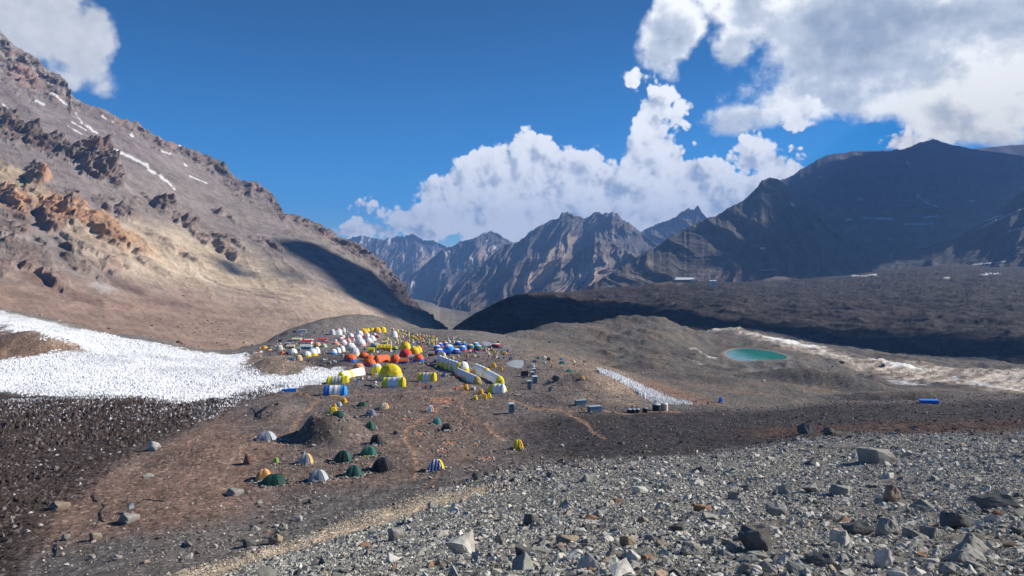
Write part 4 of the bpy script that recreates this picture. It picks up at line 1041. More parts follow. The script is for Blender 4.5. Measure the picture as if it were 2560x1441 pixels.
tal_c = variants('talus_rock', 'rock', 10, ST_TAL)
sel_big = []                                                     # candidates for rocks built one by one
acc = [[], [], []]
for s0, s1, cov in ((.75, 1.4, .045), (.42, .75, .11), (.22, .42, .24), (.11, .22, .34), (.055, .11, .32), (.03, .055, .24)):
    sm = math.sqrt(s0 * s1); rmax = min(150, s1 * F / 2.6)
    th, r = samp(5, rmax, cov / (.55 * sm * sm))
    sd = poly_sd(th, np.log(r), tz); nn = fbm2(np.sin(th) * r / 20, np.cos(th) * r / 20, 4, 21); n2 = fbm2(np.sin(th) * r / 5, np.cos(th) * r / 5, 3, 33)
    pr = sst(-.05, .05, sd + .06 * nn) * np.clip(.92 + 1.0 * n2 + .9 * fbm2(np.sin(th) * r / 13, np.cos(th) * r / 13, 3, 34), .08, 1.3)
    pd = line_d(th, np.log(r) * .55, [(a, b * .55) for a, b in pl]); pr = pr * sst(.030, .055, pd)
    k = (rng.rand(len(th)) < pr) & infr(th, r); th, r = th[k], r[k]
    s = s0 * (s1 / s0) ** rng.rand(len(th)) ** 1.3
    s = np.minimum(s, .16 + .034 * r)
    P, ro, sc = place(th, r, s, sink=.02)
    px = s * F / P[:, 1]; u = CU + P[:, 0] / P[:, 1] * F; v = VH - P[:, 2] / P[:, 1] * F
    vis = (u > 8) & (u < 2552) & (v < 1432)
    cand = vis & (px > 24)
    for i in np.nonzero(cand)[0]: sel_big.append((px[i], P[i], ro[i], sc[i], u[i], v[i]))
    keepm = ~cand
    acc[0].append(P[keepm]); acc[1].append(ro[keepm]); acc[2].append(sc[keepm])
sel_big.sort(key=lambda q: -q[0])
NBIG = 235
rest = sel_big[NBIG:]; sel_big = sel_big[:NBIG]
if rest:
    acc[0].append(np.array([q[1] for q in rest])); acc[1].append(np.array([q[2] for q in rest])); acc[2].append(np.array([q[3] for q in rest]))
scatter('talus_rubble', np.concatenate(acc[0]), np.concatenate(acc[1]), np.concatenate(acc[2]), tal_c, 10)
print('talus', sum(map(len, acc[0])), len(rest), time.time() - T0)
# tan gravel along the path
th, r = samp(40, 130, 22.0, -30, 5); pd = line_d(th, np.log(r) * .55, [(a, b * .55) for a, b in pl]); k = (pd < .055) & (rng.rand(len(th)) < .6); th, r = th[k], r[k]
s = .09 * (4.0) ** rng.rand(len(th)) ** 2
scatter('path_gravel', *place(th, r, s), variants('gravel', 'rock', 6, ST_PALE), 6)
# camp ground, moraine
camp_c = variants('camp_rock', 'rock', 8, ST_CAMP); dark_c = variants('dark_rock', 'rock', 8, ST_DARK)


def spread(name, coll, nv, lst, wfn, **kw):
    A = [[], [], []]
    for r0, r1, s0, s1, cov in lst:
        sm = math.sqrt(s0 * s1); th, r = samp(r0, r1, cov / (.55 * sm * sm))
        k = (rng.rand(len(th)) < wfn(th, r)) & infr(th, r); th, r = th[k], r[k]
        s = s0 * (s1 / s0) ** rng.rand(len(th)) ** 1.6
        P, ro, sc = place(th, r, s, **kw)
        A[0].append(P); A[1].append(ro); A[2].append(sc)
    return A


def w_camp(th, r):
    x, y = np.sin(th) * r, np.cos(th) * r; lr = np.log(r)
    n = fbm2(x / 14, y / 14, 4, 35); w = .25 + sst(-.15, .35, n) * 1.4
    w = w * (poly_sd(th, lr, tz) < .02) * (poly_sd(th, lr, pz) < 0) * (poly_sd(th, lr, dz_) < -.01) * (poly_sd(th, lr, spz) < 0)
    w = w * (1 - sst(R(-1), R(4), th) * sst(225, 262, r))
    w = w * (1 - .75 * (poly_sd(th, lr, dk_z) > 0))
    for z in rings: w = w * (poly_sd(th, lr, z) < 0)
    w *= 1 - .7 * (poly_sd(th, lr, zred) > 0)
    return w


dk_z = zone([(1320, 1060), (1560, 1025), (1800, 1025), (2100, 1010), (2560, 995), (3000, 990), (3000, 1085), (2400, 1095), (2000, 1110), (1750, 1140), (1450, 1165), (1320, 1120)])
zred = zone([(30, 1330), (260, 1170), (420, 1090), (560, 1030), (700, 1110), (700, 1150), (560, 1240), (450, 1290), (200, 1330)])
A = spread('x', camp_c, 8, [(58, 300, .5, 1.2, .010), (58, 300, .25, .5, .06), (58, 190, .14, .25, .07)], w_camp)
for z in rings:
    zz_ = [(math.sin(a) * math.exp(b), math.cos(a) * math.exp(b)) for a, b in z]
    for i in range(len(zz_)):
        for q in range(11):
            f = rng.rand(); x = zz_[i][0] * (1 - f) + zz_[(i + 1) % len(zz_)][0] * f + rng.normal(0, .35); y = zz_[i][1] * (1 - f) + zz_[(i + 1) % len(zz_)][1] * f + rng.normal(0, .35)
            if rng.rand() < .8:
                P, ro, sc = place(np.array([math.atan2(x, y)]), np.array([math.hypot(x, y)]), np.array([rng.uniform(.22, .62)])); A[0].append(P); A[1].append(ro); A[2].append(sc)
for zpx, dn, s0, s1 in (([(560, 1330), (640, 1268), (760, 1238), (830, 1262), (720, 1312), (620, 1400)], .30, .4, 1.3), ([(90, 1430), (150, 1350), (560, 1320), (760, 1290), (640, 1400), (420, 1438)], .10, .35, 1.3),
                        ([(1150, 1205), (1240, 1165), (1500, 1140), (1560, 1165), (1400, 1200), (1250, 1235)], .9, .3, .95), ([(560, 1090), (640, 1060), (700, 1075), (690, 1150), (600, 1160)], .2, .3, .8), ([(230, 1260), (560, 1180), (640, 1150), (640, 1250), (400, 1300)], .035, .3, .9),
                        ([(1190, 930), (1560, 1000), (1640, 1030), (1320, 1060), (1250, 990)], .16, .3, .9)):
    zq = zone(zpx); ths_ = [q[0] for q in zq]; th, r = samp(math.exp(min(q[1] for q in zq)), math.exp(max(q[1] for q in zq)), dn, math.degrees(min(ths_)), math.degrees(max(ths_)))
    k = poly_sd(th, np.log(r), zq) + .02 * fbm2(np.sin(th) * r / 5, np.cos(th) * r / 5, 3, 49) > 0; th, r = th[k], r[k]
    P, ro, sc = place(th, r, s0 * (s1 / s0) ** rng.rand(len(th)) ** 1.7); A[0].append(P); A[1].append(ro); A[2].append(sc)
RINGS = A                                                        # tents add their own stones further down


def w_dark(th, r): return sst(-.04, .04, poly_sd(th, np.log(r), dk_z)) * (poly_sd(th, np.log(r), tz) < .03) * (.5 + .9 * fbm2(np.sin(th) * r / 10, np.cos(th) * r / 10, 3, 36))


B = spread('x', dark_c, 8, [(90, 240, .5, 1.1, .02), (90, 240, .25, .5, .05), (90, 170, .13, .25, .05)], w_dark)
scatter('dark_rubble', np.concatenate(B[0]), np.concatenate(B[1]), np.concatenate(B[2]), dark_c, 8)


def w_mor(th, r): return sst(R(-3), R(3), th) * sst(.0, .5, .5 + fbm2(np.sin(th) * r / 40, np.cos(th) * r / 40, 3, 37)) * (poly_sd(th, np.log(r), spz) < 0) * (np.abs(poly_sd(th, np.log(r), zone(LAKE_PX, 300))) > .01) * (poly_sd(th, np.log(r), zone(LAKE_PX, 300)) < 0)


B = spread('x', dark_c, 8, [(215, 700, 1.0, 3.2, .0016), (215, 480, .5, 1.1, .004)], w_mor)
B2 = spread('x', dark_c, 8, [(300, 470, 1.0, 3.0, .0015)], lambda th, r: (th < R(-6)) * (poly_sd(th, np.log(r), pz) < 0) * 1.0)
B = [B[i] + B2[i] for i in range(3)]
scatter('moraine_rubble', np.concatenate(B[0]), np.concatenate(B[1]), np.concatenate(B[2]), camp_c, 8)
print('stones', sum(map(len, B[0])), time.time() - T0)


# boulders strewn over the foot of the great slope
w_ = ((LU > 230) & (LU < 720) & (LV > 690) & (LV < 880)).ravel(); ii = np.nonzero(w_)[0]; pr_ = np.exp(-((LU.ravel()[ii] - 500) / 110.) ** 2 - ((LV.ravel()[ii] - 822) / 28.) ** 2) + .10
ii = rng.choice(ii, 260, replace=False, p=pr_ / pr_.sum()); P = np.stack([LX.ravel()[ii], LY.ravel()[ii], LZ.ravel()[ii]], 1); s = .7 * 4.5 ** rng.rand(len(ii)) ** 2.2
scatter('slope_boulders', P, np.stack([rng.normal(0, .4, len(ii)), rng.normal(0, .4, len(ii)), rng.uniform(0, 6.28, len(ii))], 1), np.stack([s * 1.2, s, s * .9], 1), variants('slope_rock', 'rock', 6, stone_mat('slope_stone', [(0, (.10, .075, .065)), (.6, (.19, .135, .11)), (1, (.30, .22, .18))])), 6)


# penitentes
def blades(name, coll, nv, th, r, h, wd):
    x, y = np.sin(th) * r, np.cos(th) * r; n = len(x); z = gz_arr(x, y)
    P = np.stack([x, y, z], 1); rot = np.stack([rng.normal(0, .10, n), rng.normal(0, .10, n), rng.normal(1.1, .5, n)], 1)
    scl = np.stack([wd, wd, h], 1)
    return scatter(name, P, rot, scl, coll, nv)


ice_c = variants('penitente', 'blade', 8, ICE); dirt_c = variants('dirty_penitente', 'blade', 8, DICE)
th, r = samp(150, 360, 3.6, -39, -9); sd = poly_sd(th, np.log(r), pz) + .02 * fbm2(np.sin(th) * r / 4, np.cos(th) * r / 4, 3, 38); dd_ = poly_sd(th, np.log(r), dz_) + .035 * fbm2(np.sin(th) * r / 4, np.cos(th) * r / 4, 3, 22) + .05 * fbm2(np.sin(th) * r / 20, np.cos(th) * r / 20, 3, 21)
k = (sd > -.004) & (rng.rand(len(th)) < (1 - .93 * sst(-.05, .04, dd_))); th, r = th[k], r[k]
hh = rng.uniform(.2, .65, len(th)) * (1 + .6 * (rng.rand(len(th)) < .12)) * (.8 + .5 * fbm2(np.sin(th) * r / 15, np.cos(th) * r / 15, 3, 39)) * sst(-.02, .03, sd[k] + .01)
blades('penitente_field', ice_c, 8, th, r, hh, rng.uniform(.8, 1.6, len(th)))
th, r = samp(70, 205, 1.9, -39, -9); sd = poly_sd(th, np.log(r), dz_) + .02 * fbm2(np.sin(th) * r / 4, np.cos(th) * r / 4, 3, 38); k = sd > -.006; th, r, sd = th[k], r[k], sd[k]
blades('dirty_penitente_field', dirt_c, 8, th, r, rng.uniform(.12, .5, len(th)) * np.clip(.9 + 1.6 * fbm2(np.sin(th) * r / 12, np.cos(th) * r / 12, 3, 52), .2, 2) * sst(-.03, .05, sd) * (1 + .8 * sst(120, 180, r)), rng.uniform(.8, 2.2, len(th)))
th, r = samp(70, 215, 1.6, -39, -9); lr_ = np.log(r); sd = poly_sd(th, lr_, dz_); ps_ = poly_sd(th, lr_, pz) + .05 * fbm2(np.sin(th) * r / 9, np.cos(th) * r / 9, 3, 48); k = (sd > 0) & (rng.rand(len(th)) < 0.05 + .85 * sst(-.24, .02, ps_) ** 2); th, r = th[k], r[k]
blades('broken_ice', variants('grey_ice', 'blade', 6, stone_mat('grey_ice', [(0, (.12, .115, .12)), (.6, (.26, .26, .28)), (1, (.55, .56, .60))])), 6, th, r, rng.uniform(.08, .36, len(th)) * (1 + .8 * sst(130, 180, r)), rng.uniform(.5, 1.7, len(th)))
th, r = samp(180, 250, 3.5, 4, 16); sd = poly_sd(th, np.log(r), spz); k = sd > -.004; th, r = th[k], r[k]
blades('penitente_strip', ice_c, 8, th, r, rng.uniform(.3, 1.3, len(th)), rng.uniform(.8, 1.6, len(th)))
print('ice', time.time() - T0)
# ------------------------------------------------------------------ things of the camp
MATC = {}


def fab(c, rough=.65, wr=.35, name='tent_fabric'):
    k = (tuple(round(x, 3) for x in c), rough, name)
    if k in MATC: return MATC[k]
    m, t, b = new_mat(name)
    pos = t.n.new('ShaderNodeTexCoord').outputs['Object']
    n = t.noise(pos, 1.6, 5, .6); n2 = t.noise(t.vec('MULTIPLY', pos, (1, 1, .35)), 5.0, 3, .6)
    t.l.new(t.vec('SCALE', tuple(c), t.remap(n, .3, .7, .82, 1.12)), b.inputs['Base Color'])
    b.inputs['Roughness'].default_value = rough; b.inputs['Specular IOR Level'].default_value = .3
    bp = t.n.new('ShaderNodeBump'); bp.inputs['Strength'].default_value = wr; bp.inputs['Distance'].default_value = .12
    t.l.new(n2, bp.inputs['Height']); t.l.new(bp.outputs[0], b.inputs['Normal'])
    MATC[k] = m; return m


WHT = (.83, .83, .81); CRM = (.72, .62, .42); YEL = (.78, .58, .02); LEM = (.80, .70, .03); AMB = (.80, .40, .02); ORG = (.72, .13, .03); SAL = (.72, .30, .14); RED = (.60, .035, .03)
BLU = (.02, .13, .50); SKB = (.03, .30, .72); NAV = (.012, .03, .12); GRN = (.010, .06, .040); TEA = (.02, .20, .17); GRY = (.22, .25, .30); LGR = (.42, .46, .50); BLK = (.012, .013, .016); TAN = (.62, .40, .17)
PNK = (.74, .45, .44); MAR = (.22, .015, .03); LIM = (.22, .34, .06); BRN = (.20, .09, .05); PGN = (.42, .50, .38); ORT = (.70, .34, .10)


def stamp(o, label, cat, group=None):
    o['label'] = label; o['category'] = cat
    if group: o['group'] = group
    return o


def root(name, p, label, cat, group=None, rz=0.0):
    o = bpy.data.objects.new(name, None); COL.objects.link(o); o.location = p; o.rotation_euler = (0, 0, rz); o.empty_display_size = .3
    return stamp(o, label, cat, group)


def box(x0, x1, y0, y1, z0, z1):
    return [(x0, y0, z0), (x1, y0, z0), (x1, y1, z0), (x0, y1, z0), (x0, y0, z1), (x1, y0, z1), (x1, y1, z1), (x0, y1, z1)], [(0, 3, 2, 1), (4, 5, 6, 7), (0, 1, 5, 4), (1, 2, 6, 5), (2, 3, 7, 6), (3, 0, 4, 7)]


def bbox_(name, b, mat, parent, bev=0.0):
    v, f = box(*b); o = simple_obj(name, v, f, mat, parent)
    if bev:
        bm = bmesh.new(); bm.from_mesh(o.data); bmesh.ops.bevel(bm, geom=bm.edges[:], offset=bev, segments=2, affect='EDGES'); bm.to_mesh(o.data); bm.free()
    return o


def tube(pts, r, k=6):
    v = []; f = []; n = len(pts); pts = [Vector(p) for p in pts]
    for i, p in enumerate(pts):
        d = (pts[min(i + 1, n - 1)] - pts[max(i - 1, 0)]).normalized(); a = d.orthogonal().normalized(); b = d.cross(a)
        for j in range(k): v.append(tuple(p + (a * math.cos(j * 2 * math.pi / k) + b * math.sin(j * 2 * math.pi / k)) * r))
    for i in range(n - 1):
        for j in range(k): f.append((i * k + j, i * k + (j + 1) % k, (i + 1) * k + (j + 1) % k, (i + 1) * k + j))
    f.append(tuple(range(k - 1, -1, -1))); f.append(tuple((n - 1) * k + j for j in range(k)))
    return v, f


def dome_band(w, dp, h, t0, t1, n, seg, off=0.0, sag=.045, squ=.8):
    """a band of a geodesic dome between heights t0..t1 (0 ground, 1 top), panels sag between the poles"""
    v = []; f = []
    for i in range(n + 1):
        t = t0 + (t1 - t0) * i / n; ph = t * math.pi / 2; rr = math.cos(ph) ** squ if t < 1 else 0.0; z = math.sin(ph) * h
        for j in range(seg):
            a = 2 * math.pi * (j + .5 * (i % 2)) / seg; s_ = 1 - (sag if (j + i) % 2 else 0) * (1 if 0 < t < 1 else .3)
            v.append(((w / 2 + off) * rr * s_ * math.cos(a), (dp / 2 + off) * rr * s_ * math.sin(a), z + off * .5))
    for i in range(n):
        for j in range(seg):
            a, b, c, d = i * seg + j, i * seg + (j + 1) % seg, (i + 1) * seg + (j + 1) % seg, (i + 1) * seg + j
            if i % 2 == 0: f += [(a, b, d), (b, c, d)]
            else: f += [(a, b, c), (a, c, d)]
    return v, f


def arch_door(w, h, y, zs=0.0, lean=.25, depth=.08):
    """an arched panel standing proud of the front"""
    n = 7; fr = [(-w / 2, zs), (-w / 2, zs + h * .6)] + [(-w / 2 * math.cos(math.pi * i / n), zs + h * .6 + h * .4 * math.sin(math.pi * i / n)) for i in range(1, n)] + [(w / 2, zs + h * .6), (w / 2, zs)]
    v = [(x, y - depth + lean * z, z) for x, z in fr] + [(x, y + depth + lean * z, z) for x, z in fr]; k = len(fr)
    f = [tuple(range(k))] + [tuple(range(2 * k - 1, k - 1, -1))] + [(i, i + k, (i + 1) % k + k, (i + 1) % k) for i in range(k)]
    return v, f


def gpt(u, v, lift=0.0):
    p = at(u, v); return p + Vector((0, 0, lift - .05))


def dome(u, v, w, h, can, label, skirt=None, cap=None, door=None, group='dome tents of the base camp', rz=0.0, name='dome_tent', dp=None, seg=None):
    w, h = w * 1.18, h * 1.0
    p = gpt(u, v); k = p.y / F; W_, H = w * k, h * k; dpm = (dp * k if dp else W_); p = p + Vector((0, dpm * .5, 0)); p.z = min(p.z, gz(p.x, p.y)) - .05
    seg = seg or (12 if w < 18 else 16); r = root(name, p, label, 'tent', group, rz)
    t1 = .20 if skirt else 0.0; t2 = .62 if cap else 1.0
    nn = 4 if w < 18 else 5
    simple_obj('canopy', *dome_band(W_, dpm, H, t1, t2, nn if not cap else 3, seg), fab(can), r)
    if skirt: simple_obj('skirt', *dome_band(W_, dpm, H, 0.0, t1 + .03, 1, seg, .05), fab(skirt), r)
    if cap: simple_obj('cap', *dome_band(W_, dpm, H, t2 - .03, 1.0, 2, seg, .04), fab(cap), r)
    if door:
        simple_obj('door', *arch_door(W_ * .26, H * .62, -dpm / 2 * 1.02, 0, .30), fab(door), r)
    return r


def sect(w, h, n=12, sq=1.0):
    out = []
    for i in range(n + 1):
        a = math.pi * i / n; c, s = math.cos(a), math.sin(a)
        out.append((w / 2 * math.copysign(abs(c) ** sq, c), h * abs(s) ** sq))
    return out


def tunnel(A, B, w, h, secs, ends, label, group='long tunnel tents', hoops=8, name='tunnel_tent', doors=(), sagm=.05, lap=()):
    """a row of hoops from A to B (photo pixels of the ground line), covered in strips"""
    a, b = gpt(*A), gpt(*B); d = Vector((b.x - a.x, b.y - a.y, 0)); L = d.length; rz = math.atan2(d.y, d.x); k = (a.y + b.y) / 2 / F
    w *= k; h *= k; c = (a + b) / 2; nrm = Vector((-d.y, d.x, 0)).normalized()
    if nrm.y < 0: nrm = -nrm
    c = c + nrm * w * .5; c.z = min(a.z, b.z) + abs(a.z - b.z) * .5 - .05
    r = root(name, c, label, 'tent', group, rz); slope = (b.z - a.z) / L
    xs = []; n = hoops * 2
    prof = sect(w, h)
    def strip(x0, x1, m, nm, extra=0.0):
        v = []; f = []; steps = max(2, int(round((x1 - x0) / L * n)))
        for i in range(steps + 1):
            x = x0 + (x1 - x0) * i / steps; g = ((x / L + .5) * hoops) % 1; s_ = 1 - sagm * math.sin(math.pi * g) + extra
            for (y, z) in prof: v.append((x, y * s_, z * s_ + slope * x))
        q = len(prof)
        for i in range(steps):
            for j in range(q - 1): f.append((i * q + j, i * q + j + 1, (i + 1) * q + j + 1, (i + 1) * q + j))
        return simple_obj(nm, v, f, m, r)
    for (f0, f1, colr) in secs: strip(-L / 2 + f0 * L, -L / 2 + f1 * L, fab(colr), 'cover')
    for (f0, f1, colr) in lap: strip(-L / 2 + f0 * L, -L / 2 + f1 * L, fab(colr), 'outer_cover', .03)
    for sgn, colr in zip((-1, 1), ends):
        x = sgn * L / 2; q = len(prof); v = [(x + sgn * w * .26, 0, h * .30 + slope * x)] + [(x, y, z + slope * x) for y, z in prof] + [(x + sgn * w * .17, y * .78, z * .80 + slope * x) for y, z in prof]
        f = [(0, q + j + 1, q + j + 2) if sgn > 0 else (0, q + j + 2, q + j + 1) for j in range(q - 1)] + [((j + 1, j + 2, q + j + 2, q + j + 1)) for j in range(q - 1)] + [(0, 2 * q, q + 1)]
        simple_obj('end_panel', v, f, fab(colr), r)
        if w > 2.6:
            vv, ff = box(x + sgn * w * .22 - .06, x + sgn * w * .22 + .12, -w * .10, w * .10, slope * x, h * .55 + slope * x); simple_obj('door', vv, ff, fab((.25, .22, .12)), r)
    for (f0, fw, colr, dh) in doors:
        x = -L / 2 + f0 * L; ww = fw * L; y = -w / 2
        vv = [(x - ww / 2, y - .5, slope * x), (x + ww / 2, y - .5, slope * x), (x + ww / 2, y * .62, h * dh + slope * x), (x - ww / 2, y * .62, h * dh + slope * x), (x - ww / 2, y + .3, slope * x), (x + ww / 2, y + .3, slope * x)]
        simple_obj('porch', vv, [(0, 1, 2, 3), (0, 3, 4), (1, 5, 2), (0, 4, 5, 1)], fab(colr), r)
    return r


def camping(u, v, w, h, fly, label, door=None, rz=0.0, dp=.75, poles=False, side=None, mat=None, group='small trekking tents', name='camping_tent', stones=True):
    p = gpt(u, v); k = p.y / F; W_, H = w * k, h * k * .92; D_ = W_ * dp; p = p + Vector((0, D_ * .4, 0)); p.z = min(p.z, gz(p.x, p.y)) - .04
    r = root(name, p, label, 'tent', group, rz); seg = 20; n = 6; v_ = []; f = []
    r_ = random.Random(int(u * 7 + v)); jit = [r_.uniform(-.05, .05) for _ in range(seg)]
    lean = r_.uniform(-.06, .06)
    for i in range(n + 1):
        t = 1 - i / n
        for j in range(seg):
            a = 2 * math.pi * j / seg; pf = abs(math.cos(2 * (a - math.pi / 4)))        # 1 on the poles, 0 between
            pf = abs(math.sin(2 * a)); R_ = (.90 + .16 * pf ** 2 + jit[j] * t) * t ** .72
            z = H * (1 - t ** 2.1) * (1 - .10 * (1 - pf) * (1 - abs(2 * t - 1)))
            v_.append((W_ / 2 * R_ * math.cos(a) + lean * z, D_ / 2 * R_ * math.sin(a), z))
    for i in range(n):
        for j in range(seg):
            q = (i * seg + j, i * seg + (j + 1) % seg, (i + 1) * seg + (j + 1) % seg, (i + 1) * seg + j)
            f.append(q if i < n - 1 else q[:2] + (q[2],))
    fo = simple_obj('fly', v_, f, mat or fab(fly), r)
    if door:
        simple_obj('door', *arch_door(W_ * .34, H * .66, -D_ / 2 * .96, 0, .38 * D_ / H, .05), fab(door), r)
    if side:
        sv = []; sf = []                                                  # a differently coloured panel on the right-hand end
        for i in range(5):
            t = 1 - i / 4 * .8
            for j in range(5):
                a = -.75 + j * .34; pf = abs(math.sin(2 * a)); R_ = (.93 + .16 * pf ** 2) * t ** .72
                sv.append((W_ / 2 * R_ * math.cos(a) + .04 + lean * H * (1 - t ** 2.1), D_ / 2 * R_ * math.sin(a) - .03, H * (1 - t ** 2.1) + .02))
        for i in range(4):
            for j in range(4): sf.append((i * 5 + j, i * 5 + j + 1, (i + 1) * 5 + j + 1, (i + 1) * 5 + j))
        simple_obj('panel', sv, sf, fab(side), r)
    if poles:
        for sg in (1, -1):
            pts = []
            for i in range(13):
                q = -1 + 2 * i / 12; t = abs(q); R_ = 1.07 * t ** .72; a = math.pi / 4 * sg
                pts.append((W_ / 2 * R_ * math.cos(a) * (1 if q > 0 else -1) + lean * H * (1 - t ** 2.1), D_ / 2 * R_ * math.sin(a) * (1 if q > 0 else -1), H * (1 - t ** 2.1) + .02))
            simple_obj('pole', *tube(pts, .022, 5), fab((.3, .3, .3), .4), r)
    if stones:
        ns = int(18 + W_ * 14)
        for i in range(ns):
            a = r_.uniform(0, 6.28); q = r_.uniform(1.08, 1.55); x = p.x + W_ / 2 * q * math.cos(a); y = p.y + D_ / 2 * q * math.sin(a)
            P_, ro, sc = place(np.array([math.atan2(x, y)]), np.array([math.hypot(x, y)]), np.array([r_.uniform(.28, .75)])); RINGS[0].append(P_); RINGS[1].append(ro); RINGS[2].append(sc)
    return r


def cottage(u, v, w, h, roof, wall, label, dp=.6, rz=0.0, group='frame tents with straight walls', name='frame_tent', ribs=0, flat=.55):
    p = gpt(u, v); k = p.y / F; W_, H = w * k, h * k; D_ = W_ * dp if w < 30 else W_ * .5; p = p + Vector((0, D_ / 2, 0))
    r = root(name, p, label, 'tent', group, rz); e = H * flat
    simple_obj('wall', *box(-W_ / 2, W_ / 2, -D_ / 2, D_ / 2, -.2, e), fab(wall), r)
    v_ = []; f = []; n = max(2, ribs or 4)
    prof = [(-D_ / 2 * 1.06, e * .96), (-D_ / 2 * .8, e + (H - e) * .45), (-D_ * .2, H * .97), (D_ * .2, H), (D_ / 2 * .8, e + (H - e) * .45), (D_ / 2 * 1.06, e * .96)]
    for i in range(2 * n + 1):
        x = -W_ / 2 * 1.03 + W_ * 1.06 * i / (2 * n); s_ = 1 - .05 * (i % 2)
        for (y, z) in prof: v_.append((x, y, z * s_))
    for i in range(2 * n):
        for j in range(5): f.append((i * 6 + j, i * 6 + j + 1, (i + 1) * 6 + j + 1, (i + 1) * 6 + j))
    f += [(0, 1, 2, 3, 4, 5)[::-1], tuple(2 * n * 6 + j for j in range(6))]
    simple_obj('roof', v_, f, fab(roof), r)
    simple_obj('door', *box(-W_ * .09, W_ * .09, -D_ / 2 - .05, -D_ / 2 + .02, -.15, e * .85), fab(tuple(c * .35 for c in wall)), r)
    return r


